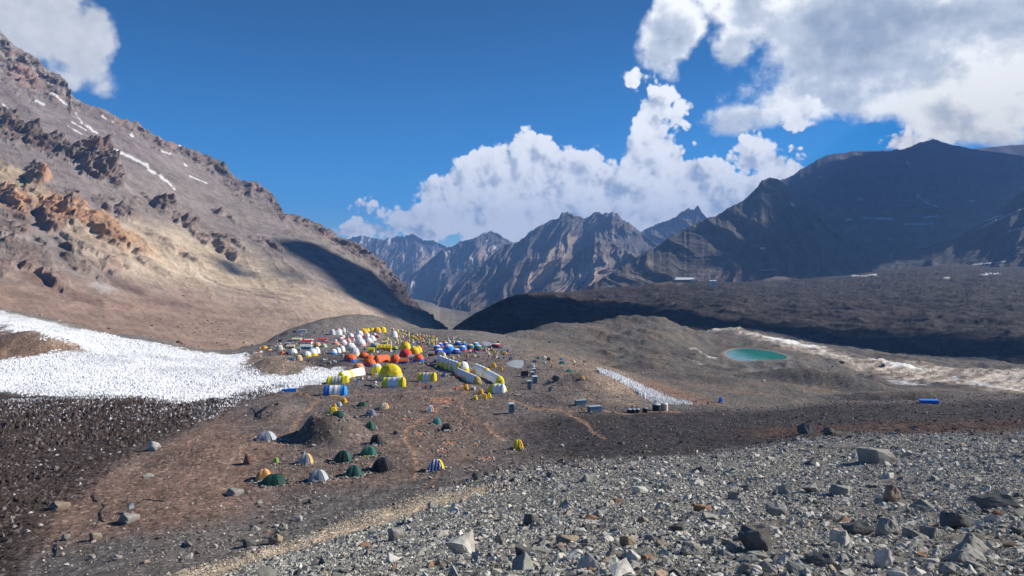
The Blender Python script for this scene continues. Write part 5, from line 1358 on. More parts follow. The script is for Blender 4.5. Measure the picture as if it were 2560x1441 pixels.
# --- the crowded domes: u, base v, width, height, canopy, skirt, cap, label
DT = [
 (829, 838, 14, 15, (.55, .55, .56), None, None, 'grey white dome tent, left one of three above the dome crowd'),
 (844, 837.5, 17, 16, WHT, None, PNK, 'white dome tent in the middle of the grey white trio at the top of camp'),
 (857, 836, 12, 17, (.6, .6, .6), (.3, .3, .32), None, 'narrow grey dome tent, right of the trio above the pink tents'),
 (854, 846, 11, 8, PNK, None, WHT, 'small pink and white dome tent right below the grey white trio'),
 (850, 852, 13, 9, PNK, RED, WHT, 'small pink dome tent with red skirt, second below the grey white trio'),
 (856.5, 862, 16, 12, WHT, PNK, None, 'white dome tent with pale red seams left of the cream domes'),
 (870, 856, 12, 8, PNK, None, None, 'tiny pink dome tent between white domes, left of the big seamed dome'),
 (838, 862, 16, 7, SAL, None, PNK, 'flat salmon tent at the left end of the pink and white domes'),
 (875, 846, 15, 12, WHT, RED, None, 'white dome tent with dark red foot left of the large pink rimmed domes'),
 (897, 840, 17, 13, WHT, PNK, None, 'white and pink dome tent just below the amber tents'),
 (894, 849, 18, 12, WHT, PNK, None, 'white dome tent with pink rim, second below the amber tents'),
 (898.5, 866, 24, 18, WHT, PNK, None, 'big white dome tent with pink seams in front of the pink rimmed row'),
 (917, 846, 13, 13, WHT, PNK, None, 'small white dome tent with pink foot, middle of the upper dome crowd'),
 (919, 858, 17, 14, WHT, PNK, None, 'white dome tent with red seams right of the big seamed dome'),
 (928, 852, 16, 13, WHT, None, None, 'plain white dome tent behind the grey green tent'),
 (934, 842, 12, 10, PNK, RED, None, 'small red and white dome tent at the right end of the pink row'),
 (942, 845, 9, 8, MAR, None, PNK, 'tiny dark red dome tent right of the pink row'),
 (906, 834, 22, 12, AMB, None, YEL, 'wide amber dome tent, left end of the yellow tents at the top'),
 (917.6, 829, 12, 8, YEL, None, None, 'small yellow dome tent behind the wide amber one'),
 (928, 828, 14, 9, YEL, None, None, 'yellow dome tent at the very top of camp'),
 (941, 834, 20, 15, AMB, (.35, .33, .3), YEL, 'amber dome tent with grey foot at the top of camp'),
 (955, 832, 17, 15, YEL, None, None, 'golden dome tent, right end of the yellow tents at the top'),
 (832, 887, 16, 14, WHT, SKB, None, 'white dome tent with blue foot at the left of the lower white row'),
 (843, 882, 14, 13, WHT, None, None, 'white dome tent second from left in the lower white row'),
 (853, 880, 15, 15, WHT, CRM, None, 'white dome tent with cream foot behind the lower white row'),
 (873, 878, 26, 20, (.72, .70, .60), None, WHT, 'large cream and white dome tent above the orange dome with blue skirt'),
 (883, 891, 24, 22, (.58, .59, .60), CRM, None, 'large grey white dome tent touching the orange dome with blue skirt'),
 (729, 887, 20, 15, WHT, CRM, None, 'white dome tent with cream foot standing alone at the left of camp'),
 (764, 893, 20, 14, WHT, YEL, None, 'white dome with yellow skirt, front of the three joined at the left'),
 (778, 890, 22, 18, WHT, YEL, None, 'white dome tent with yellow skirt, middle one of three joined at the left'),
 (789, 884, 16, 16, WHT, None, None, 'white dome tent, back one of three joined at the left'),
 (744, 902, 17, 14, TAN, None, CRM, 'tan dome tent below the lone white dome at the left of camp'),
 (791, 868, 16, 12, TAN, None, None, 'tan orange dome tent between the red roofed row and the joined white domes'),
 (808, 869, 14, 9, PGN, None, CRM, 'pale green dome tent right of the tan orange one'),
 (696, 877, 17, 14, (.5, .47, .4), None, CRM, 'grey and cream dome tent at the left end of camp'),
 (658, 873, 15, 8, AMB, None, ORT, 'low orange dome tent at the far left edge of camp'),
 (648, 873, 9, 5, TAN, None, None, 'tiny tan tent touching the leftmost low orange dome tent'),
 (671, 878, 14, 5, ORT, None, None, 'flat orange tent right of the low orange dome at the far left'),
 (704, 886, 9, 8, ORG, None, None, 'tiny orange red tent under the grey and cream dome'),
 (635, 885, 12, 5, SAL, None, None, 'small flattened salmon tent near the snow edge at the far left'),
 (650, 882, 8, 5, WHT, None, None, 'tiny white tent near the snow edge at the far left'),
 (616, 889, 8, 6, (.5, .5, .55), None, None, 'tiny grey tent nearest the tip of the big snow field'),
 (872, 906, 31, 20, ORG, BLU, None, 'orange dome tent with blue skirt, leftmost of the orange ones'),
 (907, 897, 25, 16, ORG, None, None, 'orange red dome tent, upper of three stacked ones'),
 (921, 905, 28, 16, ORG, None, None, 'orange dome tent, middle of three stacked ones'),
 (921, 918, 30, 20, ORG, BLU, None, 'orange dome tent with blue foot, lowest of three stacked ones'),
 (893, 927, 28, 18, SAL, None, None, 'faded salmon dome tent behind the long white tunnel tent'),
 (983.7, 844, 16, 16, WHT, None, None, 'single white dome tent above the rows of tiny yellow tents'),
 (1011.6, 874, 24, 19, YEL, None, AMB, 'golden dome tent behind the bright red dome'),
 (1044, 882, 18, 17, YEL, None, None, 'golden dome tent, rear one of the pair right of the red dome'),
 (1034.5, 885, 24, 17, YEL, AMB, None, 'golden dome tent, front one of the pair right of the red dome'),
 (1052.6, 874, 9, 11, RED, None, None, 'tiny red tent right of the golden domes'),
 (1011.6, 894, 30, 21, (.66, .045, .03), None, None, 'bright red dome tent in the middle of camp'),
 (987, 876, 14, 10, (.30, .36, .03), GRN, YEL, 'small yellow and green dome tent left of the golden dome'),
 (1045, 905, 25, 19, ORG, BLU, None, 'orange dome tent with blue foot right of the pale box'),
 (936, 871, 26, 13, (.32, .36, .35), None, LGR, 'wide grey green dome tent right of the big seamed white dome'),
 (1099, 868, 16, 11, BLU, RED, WHT, 'blue dome tent with white top and red hem, upper left of the blue group'),
 (1092, 877, 19, 14, BLU, RED, WHT, 'blue dome tent with white top, left end of the blue group'),
 (1097, 887, 22, 15, BLU, RED, WHT, 'blue dome tent with red hem, front left of the blue group'),
 (1120.7, 883, 27, 21, SKB, None, WHT, 'largest light blue dome tent with white top in the blue group'),
 (1140, 886, 21, 14, BLU, NAV, WHT, 'deep blue dome tent with white top right of the blue kiosk tent'),
 (1114, 865, 15, 9, BLU, RED, WHT, 'blue dome tent with white top behind the largest light blue dome'),
 (1121.5, 857, 10, 7, LGR, None, WHT, 'small white grey dome tent above the blue group'),
 (1144.5, 864, 16, 11, BLU, NAV, WHT, 'navy and blue dome tent with white top, top centre of the blue group'),
 (1160, 868, 17, 10, BLU, None, SKB, 'plain blue dome tent behind the centre right of the blue group'),
 (1156, 879, 20, 15, SKB, RED, WHT, 'light blue dome tent with red hem, centre right of the blue group'),
 (1175.6, 875, 20, 14, TEA, RED, CRM, 'blue green dome tent with cream top in the blue group'),
 (1188.7, 867, 17, 11, SKB, None, WHT, 'light blue dome tent, uppermost at the right of the blue group'),
 (1195, 877, 21, 14, TEA, MAR, CRM, 'teal dome tent with dark red hem, right end of the blue group'),
 (1241, 871, 26, 12, MAR, NAV, CRM, 'dark red dome tent with cream top right of the blue group'),
]
for (u, v, w, h, c, sk, cp, lb) in DT:
    dome(u, v, w, h, c, lb, sk, cp, door=(tuple(x * .4 for x in c) if w >= 22 else None))
# --- straight-walled and barrel tents
for a in [(739.7, 853, 22, 8, CRM, (.6, .5, .3), 'cream yellow long frame tent left of the red roofed tents'), (766, 860, 24, 10, RED, WHT, 'red and white frame tent in front of the white topped one'), (770, 854, 20, 6, WHT, RED, 'white topped red frame tent behind the red one'),
          (763, 873, 26, 11, (.55, .60, .55), (.02, .20, .42), 'blue walled long frame tent with pale top'), (804.6, 855, 22, 8, RED, WHT, 'red and white frame tent alone right of the red roofed pair'),
          (725, 872, 18, 10, CRM, (.42, .36, .26), 'cream striped frame tent left of the blue walled one'), (927, 882, 15, 13, LEM, YEL, 'lemon yellow square frame tent'), (959, 878, 34, 16, YEL, (.55, .33, .03), 'wide yellow frame tent with awning poles in mid camp'),
          (962, 861, 12, 9, (.75, .7, .3), CRM, 'small pale yellow frame tent behind the wide yellow one'), (1007.5, 910, 23, 12, ORG, BLU, 'low orange frame tent with blue foot beside the pale box'), (1118, 889, 15, 13, BLU, BLU, 'blue kiosk tent at the front of the blue group'),
          (1077, 891, 14, 12, (.42, .36, .26), BRN, 'brown hut with pale front left of the blue tents'), (727, 901, 18, 7, (.05, .16, .30), (.25, .32, .40), 'low dark blue frame tent left of the tan dome'), (1028, 902, 14, 14, (.55, .58, .60), (.45, .48, .5), 'pale grey box between the red dome and an orange dome'),
          (718, 862, 12, 6, (.5, .48, .5), (.05, .05, .12), 'small dark frame tent with pale top above the cream striped one'), (746, 878, 9, 9, PGN, (.3, .35, .3), 'tiny pale green booth left of the blue walled tent')]:
    cottage(*a)
bigo = tunnel((948, 907), (976, 905), 22, 19, [(0, 1, ORG)], (ORG, ORG), 'large orange barrel tent in mid camp', 'frame tents with straight walls', 4, 'barrel_tent', sagm=.015)
dome(986, 908, 24, 21, ORG, 'orange dome tent joined to the right end of the orange barrel tent', door=(.3, .05, .02))
tunnel((820, 961), (866, 958), 24, 19, [(0, .22, LEM), (.22, .68, (.55, .55, .5)), (.68, 1, LEM)], (YEL, YEL), 'short yellow and grey tunnel tent joined to the long white one', hoops=5, doors=[(.86, .16, LEM, .8)])
tunnel((864, 950), (914, 937), 22, 20, [(0, 1, WHT)], (LEM, WHT), 'long white tunnel tent with a yellow window strip', hoops=7, lap=[(.28, .40, YEL)], sagm=.02)
tunnel((1046, 955), (1084, 954), 20, 23, [(0, .27, YEL), (.27, .74, WHT), (.74, 1, YEL)], (YEL, YEL), 'short yellow and white tunnel tent standing alone right of the big yellow dome', hoops=4)
tunnel((1090, 911), (1138, 931), 22, 24, [(0, 1, WHT)], (YEL, YEL), 'white backed tunnel tent with a zigzag of yellow porches', hoops=6, doors=[(.12, .13, LEM, .7), (.33, .15, YEL, .72), (.56, .15, LEM, .72), (.8, .15, YEL, .72)], sagm=.08)
tunnel((1091, 906), (1104, 909), 14, 28, [(0, 1, (.72, .70, .52))], (CRM, CRM), 'cream topped end tent behind the zigzag yellow porches', hoops=2)
tunnel((1134, 938), (1182, 961), 22, 20, [(0, .18, (.72, .68, .5)), (.18, 1, WHT)], (YEL, (.5, .36, .12)), 'long white tunnel tent with brown front and yellow porches', hoops=7, doors=[(.28, .10, YEL, .6), (.58, .12, YEL, .6)], sagm=.03)
tunnel((1178, 932), (1204, 944), 26, 24, [(0, 1, WHT)], (YEL, YEL), 'short white tunnel tent behind the yellow ended one', hoops=3, doors=[(.25, .3, AMB, .7)])
tunnel((1200, 941), (1238, 962), 24, 22, [(0, .12, YEL), (.12, 1, WHT)], (YEL, LEM), 'long white tunnel tent with a bright yellow end wall at the right', hoops=6, sagm=.02)
dome(1157.6, 931, 26, 26, WHT, 'white and yellow dome tent between the two rows of tunnel tents', skirt=YEL, door=BLK, name='dome_tent')
dome(940, 938, 26, 27, LEM, 'yellow dome tent with a white top at the end of the white tunnel', cap=WHT, door=WHT)
dome(973, 954, 56, 43, YEL, 'biggest yellow dome tent in the middle foreground of camp', skirt=(.62, .60, .35), door=None, dp=44)
tunnel((957, 969), (1006, 968), 22, 25, [(0, .22, LEM), (.22, .78, WHT), (.78, 1, LEM)], (YEL, YEL), 'yellow and white porch tent in front of the biggest yellow dome', hoops=4)
tunnel((812, 990), (860, 990), 26, 26, [(0, .22, BLU), (.22, .78, WHT), (.78, 1, SKB)], (BLU, SKB), 'blue and white barrel tent with an orange foot at the lower edge of camp', hoops=4, doors=[(.5, .5, (.62, .34, .04), .22)], name='barrel_tent')
dome(1243, 984, 44, 24, LEM, 'lemon yellow and white dome tent at the lower right corner of camp', cap=None, dp=28); tunnel((1234, 984.5), (1256, 983.5), 22, 23.5, [(0, 1, WHT)], (WHT, WHT), 'white cover strip over the lemon yellow dome at the lower right corner', hoops=2, name='tent_cover')
# --- tiny tents: rows of yellow sleeping tents at the far edge of camp, oranges by the blue group
TINY = [(1000, 838), (1008, 839), (1013, 840), (1021, 842), (1031, 843), (1005, 830), (1012, 831), (982, 827), (993, 829), (1016, 857), (1021, 854), (1031, 855), (1053, 858), (1058, 857), (1071, 853), (1078, 854), (1083, 853), (1089.5, 854), (1090, 860), (1000, 856), (968, 850), (976, 858), (994, 861), (1133, 857), (1159, 858), (1066, 844), (1072, 844)]
for i, (u, v) in enumerate(TINY):
    camping(u, v, 6.5 + (i % 3), 6.5 + (i % 2), (YEL, CRM, TAN, CRM)[i % 4], f"tiny {('yellow', 'cream', 'tan', 'pale cream')[i % 4]} tent in the {'topmost' if v < 846 else 'second'} crowded rows at the far edge of camp", dp=1.0, group='rows of tiny yellow tents at the far edge of camp', stones=False)
r5 = random.Random(9); pts5 = [(u, v) for u, v in TINY]
for i in range(150):
    u, v = (r5.uniform(985, 1095), r5.uniform(834, 864)) if i % 3 else (r5.uniform(828, 948), r5.uniform(842, 866))
    if len(pts5) > 68 or min(math.hypot(u - a, (v - b) * 1.5) for a, b in pts5) < 6.5 or (i % 3 and v < 830 + (u - 985) * .12): continue
    pts5.append((u, v)); zb = i % 3 == 0; ci = r5.randrange(3)
    camping(u, v, r5.uniform(6, 8.5), r5.uniform(5.5, 7.5), ((WHT, PNK, SAL) if zb else (YEL, CRM, ORT))[ci], (f"tiny {('white', 'pink', 'salmon')[ci]} tent squeezed in among the white and pink domes" if zb else f"tiny {('golden', 'cream', 'orange')[ci]} tent in the crowd between the golden and blue domes"), dp=1.0,
            group='tiny tents among the pink domes' if zb else 'tiny tents between the golden and blue domes', stones=False)
for (u, v, w, h, c, lb) in [(1048.5, 848, 9, 8, AMB, 'small amber tent, brightest in the rows at the far edge of camp'), (1038, 849, 7, 8, YEL, 'small yellow tent just left of the bright amber one'), (1085, 845, 7, 7, ORT, 'small orange tent at the right end of the top row'), (1112, 857, 12, 7, ORT, 'small orange tent behind the blue domes'),
        (1043, 860, 6, 9, BLU, 'tiny blue booth tent among the rows of yellow tents'), (1130.5, 899, 12, 10, TAN, 'small tan tent below the blue kiosk tent'), (1144.5, 893, 9, 7, ORT, 'small orange tent below the deep blue dome'), (1168, 892, 8, 9, SAL, 'small salmon tent below the centre of the blue group'),
        (1185.5, 893, 11, 8, CRM, 'small cream tent below the right of the blue group'), (1198.6, 893, 7, 7, TAN, 'tiny tan tent right of the cream one below the blue group'), (1192, 884, 12, 6, GRY, 'small grey tent tucked under the teal dome'), (1212.6, 879, 9, 10, TAN, 'small tan tent right of the teal dome'),
        (1220, 886, 10, 8, CRM, 'small cream tent between the teal and dark red domes'), (1227, 877, 8, 7, SAL, 'tiny salmon tent just left of the dark red dome'), (1236, 883, 8, 8, AMB, 'tiny amber tent below the dark red dome'), (1243, 885, 7, 6, CRM, 'tiny cream tent right of the amber one'),
        (1262.6, 887, 13, 9, AMB, 'orange tent at the right end of the upper camp'), (1269, 880, 8, 8, BLU, 'tiny blue tent above the orange tent at the right end'), (1234.7, 920, 15, 14, AMB, 'round orange tent above the pale pond'), (1253.6, 926, 9, 10, AMB, 'tiny orange tent right of the round orange one'),
        (1184, 915, 9, 6, AMB, 'tiny orange tent behind the white tunnel tents'), (1346, 898, 12, 7, TEA, 'teal tent at the top of the small group by the metal booths'), (1361, 895, 11, 6, WHT, 'white tent at the top of the small group by the metal booths'), (1372, 902, 14, 9, GRN, 'dark green tent in the small group by the metal booths'),
        (1337, 907, 14, 7, NAV, 'dark blue tent left in the small group by the metal booths'), (1361, 910, 11, 8, LGR, 'grey tent in the small group by the metal booths'), (1376, 906, 8, 5, ORT, 'tiny orange tent beside the dark green one'), (1330, 920, 17, 12, LGR, 'pale blue white tent just above the metal booths'),
        (1404, 901, 16, 6, BLU, 'blue tent on the rim behind the green one'), (1406, 911, 21, 9, (.02, .14, .09), 'green tent with dark blue neighbour on the rim'), (1434, 906, 12, 7, CRM, 'cream tent on the rim right of the green tent'), (1460, 912, 8, 5, PNK, 'tiny pale pink tent on the rim at the right'),
        (1424, 931, 20, 8, TEA, 'teal and white tent alone below the rim'), (1457, 951, 17, 11, ORT, 'tan orange tent alone on the gravel slope at the right'), (1499, 930, 14, 5, BRN, 'low brown tent at the head of the narrow snow strip')]:
    camping(u, v, w, h, c, lb, dp=.9, group='small tents around the edge of camp', stones=w > 11, door=(tuple(x * .4 for x in c) if w > 14 else None))
# --- trekking tents in front
stm, st_, sb_ = new_mat('striped_cloth'); pos = st_.n.new('ShaderNodeTexCoord').outputs['Object']; sx = st_.n.new('ShaderNodeSeparateXYZ'); st_.l.new(pos, sx.inputs[0])
fr = st_.math('FRACT', st_.math('MULTIPLY', st_.math('ADD', sx.outputs[0], st_.math('MULTIPLY', sx.outputs[2], -.10)), 2.1)); st_.l.new(st_.mix(st_.math('GREATER_THAN', fr, .5), (.72, .72, .74, 1), (.03, .06, .24, 1)), sb_.inputs['Base Color']); sb_.inputs['Roughness'].default_value = .8
CT = [
 (859, 1009, 17, 16, AMB, YEL, 'yellow tent at the head of the mound, upper right of the cluster', 0, None), (846, 1017, 17, 13, LGR, None, 'pale grey tent between the yellow ones on the mound', 0, None), (836, 1022, 12, 14, AMB, BLK, 'narrow amber tent in the yellow cluster on the mound', 0, None),
 (831, 1035, 24, 19, YEL, (.2, .1, .01), 'yellow tent, lowest of the cluster on the mound', 0, AMB), (842, 1042, 36, 15, GRN, None, 'low dark green tent on top of the mound', 0, None), (903, 1018, 30, 14, GRN, None, 'dark green tent above the grey one, below the blue and white tent', 0, None),
 (958.5, 1024, 27, 17, CRM, ORT, 'cream and orange tent, highest of the scattered trekking tents', 0, ORT), (924.5, 1042, 32, 20, (.15, .18, .24), None, 'slate grey tent below the dark green one', 0, None), (922.5, 1074, 28, 22, (.012, .10, .06), None, 'green tent with visible poles below the slate grey one', 1, None),
 (938, 1113, 38, 27, BLK, (.55, .5, .45), 'black tent with white and tan bundles in front', 0, None), (918, 1143, 48, 27, (.015, .12, .085), YEL, 'green tent with two yellow marks above the black one', 1, None), (852, 1158, 52, 32, (.008, .03, .024), None, 'very dark green tent with a small yellow door beside it', 1, (.02, .09, .07)),
 (950, 1183, 62, 40, BLK, None, 'large black tent, darkest and roundest of the front tents', 1, None), (880, 1193, 52, 32, (.012, .075, .055), None, 'dark green dome tent left of the large black tent', 1, None), (791, 1204, 54, 29, (.20, .24, .30), LGR, 'grey blue tent with dark left side near the gravel', 1, LGR),
 (761, 1161, 40, 28, (.34, .35, .38), None, 'grey tent with a tan rear and a yellow spot', 0, TAN), (687.5, 1160, 18, 18, LIM, None, 'small lime green tent ringed with stones', 0, None), (655, 1203, 46, 31, ORT, CRM, 'tan orange tent behind the collapsed green one', 1, None),
 (676, 1214, 70, 26, (.006, .045, .032), None, 'collapsed dark green tent in front of the tan orange one', 0, None), (660, 1103, 54, 24, (.26, .29, .34), None, 'pale grey blue tent left of the dark mound', 1, LGR), (1075.6, 1032, 18, 20, WHT, None, 'white and salmon tent standing alone above the teal one', 0, SAL),
 (1091, 1062, 27, 18, (.03, .20, .18), None, 'teal tent beside the stone rings', 0, None), (1116, 1078, 36, 19, (.02, .02, .024), WHT, 'low black tent with a white bundle among the stone rings', 0, None), (1295, 1125, 30, 27, YEL, (.12, .07, .01), 'bright yellow tent standing alone at the right', 1, AMB),
 (1165, 977, 17, 17, AMB, BRN, 'amber tent right below the brown fronted tunnel', 0, None), (1202, 988, 17, 17, AMB, None, 'amber tent at the back of the cluster of four', 0, None), (1188, 1001, 15, 14, YEL, BRN, 'yellow tent with open dark door, left of the cluster of four', 0, None), (1211, 1000, 15, 16, AMB, None, 'amber tent at the front of the cluster of four', 0, YEL),
 (1222, 996, 16, 15, YEL, None, 'yellow tent at the right of the cluster of four', 0, None)]
for (u, v, w, h, c, dr, lb, po, sd_) in CT: camping(u, v, w, h, c, lb, door=dr, poles=bool(po), side=sd_, dp=.8 if w > 30 else .95, group='trekking tents scattered below the big camp' if v > 1005 else 'amber and yellow tents below the tunnels')
camping(1088, 1180, 48, 33, WHT, 'tent under a blue and white striped cloth with a yellow right end', side=YEL, mat=stm, dp=.7, group='trekking tents scattered below the big camp')
# --- metal booths, boxes, tanks
METAL = fab((.36, .44, .50), .45, .1, 'booth_metal'); DKM = fab((.16, .20, .24), .5, .1, 'booth_metal')


def booth(u, v, w, h, label, m=None, name='metal_booth', cat='booth', rz=.12):
    p = gpt(u, v); k = p.y / F; W_, H = w * k, h * k; r = root(name, p + Vector((0, W_ / 2, 0)), label, cat, 'metal booths and toilets', rz); m = m or METAL
    bbox_('body', (-W_ / 2, W_ / 2, -W_ / 2, W_ / 2, -.3, H * .94), m, r, .02)
    v_, f = box(-W_ / 2 * 1.12, W_ / 2 * 1.12, -W_ / 2 * 1.15, W_ / 2 * 1.15, H * .945, H * 1.0); v_ = [(x, y, z + y * .10) for x, y, z in v_]; simple_obj('roof', v_, f, fab((.5, .56, .6), .4, .1, 'booth_metal'), r)
    d = bbox_('door', (-W_ * .36, W_ * .36, -W_ / 2 - .04, -W_ / 2 + .01, -.05, H * .86), DKM, r); bbox_('handle', (W_ * .24, W_ * .28, -W_ / 2 - .09, -W_ / 2 - .04, H * .4, H * .5), fab((.05, .05, .05), .4), d)
    bbox_('vent', (-W_ * .2, W_ * .2, -W_ / 2 - .06, -W_ / 2 - .045, H * .72, H * .8), fab((.05, .06, .07), .5), r)
    if h > 24: bbox_('plinth', (-W_ * .7, W_ * .7, -W_ * .7, W_ * .65, -.5, .18), fab((.34, .29, .24), .9), r, .03)
    return r


booth(1278.5, 1036, 13.5, 27, 'tall pale blue metal booth standing alone on a stone foot')
booth(1331, 943, 9, 13, 'short metal booth, second from the back in the row'); booth(1335, 933, 8, 11, 'small metal booth at the back of the row'); booth(1337, 960, 12, 19, 'metal booth in the row with a neighbour close behind'); booth(1323, 975, 9.5, 23, 'tall narrow dark blue metal booth at the front of the row', fab((.17, .22, .28), .45, .1, 'booth_metal'))


def crate(u, v, w, h, label, body, end=None, dp=.55, name='storage_box', cat='box', group=None, rz=.2, lid=True):
    p = gpt(u, v); k = p.y / F; W_, H = w * k, h * k; D_ = W_ * dp; r = root(name, p + Vector((0, D_ / 2, 0)), label, cat, group, rz)
    bbox_('body', (-W_ / 2, W_ / 2, -D_ / 2, D_ / 2, -.3, H * .9), fab(body, .5, .15), r, .02)
    if lid: v_, f = box(-W_ / 2 * 1.04, W_ / 2 * 1.04, -D_ / 2 * 1.05, D_ / 2 * 1.05, H * .905, H); v_ = [(x, y, z + x * .03) for x, y, z in v_]; simple_obj('lid', v_, f, fab(tuple(min(.9, c * 1.25) for c in body), .45, .1), r)
    if end: bbox_('end_panel', (-W_ / 2 - .04, -W_ / 2 + .02, -D_ / 2 * .98, D_ / 2 * .98, -.2, H * .88), fab(end, .8), r)
    return r


crate(1311, 942, 17, 14, 'dark flat roofed hut left of the row of booths', (.035, .03, .03), name='storage_hut', cat='hut')
crate(1453, 1014, 27, 13, 'blue grey metal box, left one on the rise beside the trail', (.26, .33, .36), (.15, .19, .21), group='metal boxes beside the trail'); crate(1488, 1031, 32, 15, 'blue grey metal box with a rusty brown left end beside the trail', (.30, .38, .40), (.17, .085, .05), group='metal boxes beside the trail')
crate(754, 833, 20, 8, 'long white grey cabin at the upper left corner of camp', (.50, .54, .58), name='cabin', cat='cabin', lid=True); crate(736, 832, 9, 4, 'small dark crate left of the long white grey cabin', (.05, .06, .08)); crate(699, 855, 9, 5, 'dark blue crate at the upper left of camp', (.02, .03, .08))
crate(721, 980, 34, 7, 'long flat bright blue box at the foot of the ice blades', (.02, .20, .62), (.02, .07, .2), .4, group='bright blue flat boxes', rz=.25)
crate(2328, 1009, 40, 8, 'bright blue tarpaulin covered box on the rim at the far right', (.02, .20, .75), None, .55, group='bright blue flat boxes', rz=-.3)
crate(1295, 990, 13, 4, 'cream slab lying right of the lemon yellow dome', (.62, .48, .28), None, .7, name='slab', cat='slab', lid=False)
cr = crate(920.6, 967, 24, 4, 'dark low bench table left of the biggest yellow dome', (.03, .035, .04), None, .5, name='bench_table', cat='table')
camping(1803, 1008, 14, 17, (.08, .22, .70), 'small blue tent standing alone beyond the narrow snow strip', door=(.4, .5, .7), dp=.9, group='small tents around the edge of camp', stones=False)


def lathe(prof, k=20):
    v = []; f = []
    for (r_, z) in prof:
        for j in range(k): v.append((r_ * math.cos(2 * math.pi * j / k), r_ * math.sin(2 * math.pi * j / k), z))
    for i in range(len(prof) - 1):
        for j in range(k): f.append((i * k + j, i * k + (j + 1) % k, (i + 1) * k + (j + 1) % k, (i + 1) * k + j))
    f.append(tuple(range(k - 1, -1, -1))); f.append(tuple((len(prof) - 1) * k + j for j in range(k)))
    return v, f


def tank(u, v, w, h, label, c, lidc, group, name='water_tank'):
    p = gpt(u, v); k = p.y / F; r_, H = w * k / 2, h * k; o = root(name, p + Vector((0, r_, 0)), label, 'tank' if w > 14 else 'barrel', group)
    body = [(r_ * .96, -.2)]
    for i in range(6): z = H * .8 * i / 6; body += [(r_, z + .02), (r_, z + H * .09), (r_ * .965, z + H * .105), (r_ * .965, z + H * .125)]
    simple_obj('body', *lathe(body + [(r_, H * .8)]), fab(c, .4, .05, 'tank_plastic'), o); simple_obj('shoulder', *lathe([(r_, H * .8 + .003), (r_ * .8, H * .9), (r_ * .35, H * .95)]), fab(lidc, .45, .05, 'tank_plastic'), o)
    simple_obj('lid', *lathe([(r_ * .34, H * .951), (r_ * .34, H), (r_ * .2, H * 1.01)]), fab(tuple(x * .8 for x in lidc), .45, .05, 'tank_plastic'), o)
    return o


K1 = (.012, .014, .018); tank(1574, 1034, 12, 12, 'black water barrel, leftmost in the row by the trail', K1, (.5, .55, .6), 'black water barrels by the trail'); tank(1585, 1034, 11, 12, 'black water barrel second from left in the row', K1, (.45, .5, .55), 'black water barrels by the trail'); tank(1595, 1033.5, 11, 12, 'black water barrel third from left in the row', K1, (.5, .55, .6), 'black water barrels by the trail')
tank(1614, 1033, 14, 14, 'black water barrel alone between the three barrels and the big tank', K1, (.3, .32, .36), 'black water barrels by the trail', 'water_barrel'); tank(1643, 1029, 21, 20, 'big black water tank with a pale lid beside the white one', K1, (.5, .56, .6), 'water tanks by the snow strip'); tank(1663, 1028, 18, 21, 'big white water tank right of the black one', (.62, .58, .50), (.7, .68, .62), 'water tanks by the snow strip')


# --- the long mountain hotel on the plateau and its sheds
def on_pl(u, v):
    q = on_plateau(u, v); return Vector((float(q[0]), float(q[1]), float(q[2])))


hp_ = Vector(ray(1712, 704, 1500)); k = hp_.y / F; Wd, Hh = 52 * k, 11 * k
ho_ = root('mountain_hotel', hp_ + Vector((0, 6, -1)), 'long pale hotel building with a white roof on the dark plateau', 'building', None, 0.05)
bbox_('wall', (-Wd / 2, Wd / 2, -7, 7, -5, Hh * .55), fab((.42, .33, .24), .9), ho_)
v_ = [(-Wd / 2 - 1, -8, Hh * .5), (Wd / 2 + 1, -8, Hh * .5), (Wd / 2 + 1, 8, Hh * .5), (-Wd / 2 - 1, 8, Hh * .5), (-Wd / 2 + 4, -3, Hh), (Wd / 2 - 4, -3, Hh), (Wd / 2 - 4, 3, Hh), (-Wd / 2 + 4, 3, Hh)]
rf_ = simple_obj('roof', v_, [(0, 3, 2, 1), (4, 5, 6, 7), (0, 1, 5, 4), (1, 2, 6, 5), (2, 3, 7, 6), (3, 0, 4, 7)], fab((.80, .80, .78), .6), ho_)
for i in range(12):
    x = -Wd / 2 + Wd * (i + .5) / 12; wn = bbox_('window', (x - 1.1, x + 1.1, -7.12, -6.95, Hh * .18, Hh * .38), fab((.05, .06, .08), .2, .0), ho_)
v_, f = box(Wd / 2 - 9, Wd / 2 + 3, -9.5, -7.1, -2, Hh * .62); simple_obj('annex', v_, f, fab((.62, .55, .42), .9), ho_)
for (u, lb) in ((1777, 'small white shed, left one right of the hotel'), (1786, 'small white shed, right one right of the hotel')):
    q = Vector(ray(u, 707, 1340)); kk_ = q.y / F; r = root('shed', q, lb, 'shed', 'white sheds right of the hotel'); bbox_('wall', (-3.4 * kk_, 3.4 * kk_, -3, 3, -8, 4.6 * kk_), fab((.6, .6, .6), .8), r)
    v_ = [(-3.8 * kk_, -3.4, 4.4 * kk_), (3.8 * kk_, -3.4, 4.4 * kk_), (3.8 * kk_, 3.4, 4.4 * kk_), (-3.8 * kk_, 3.4, 4.4 * kk_), (-3.8 * kk_, 0, 6.4 * kk_), (3.8 * kk_, 0, 6.4 * kk_)]; simple_obj('roof', v_, [(0, 3, 2, 1), (0, 1, 5, 4), (2, 3, 4, 5), (0, 4, 3), (1, 2, 5)], fab((.75, .76, .78), .6), r)
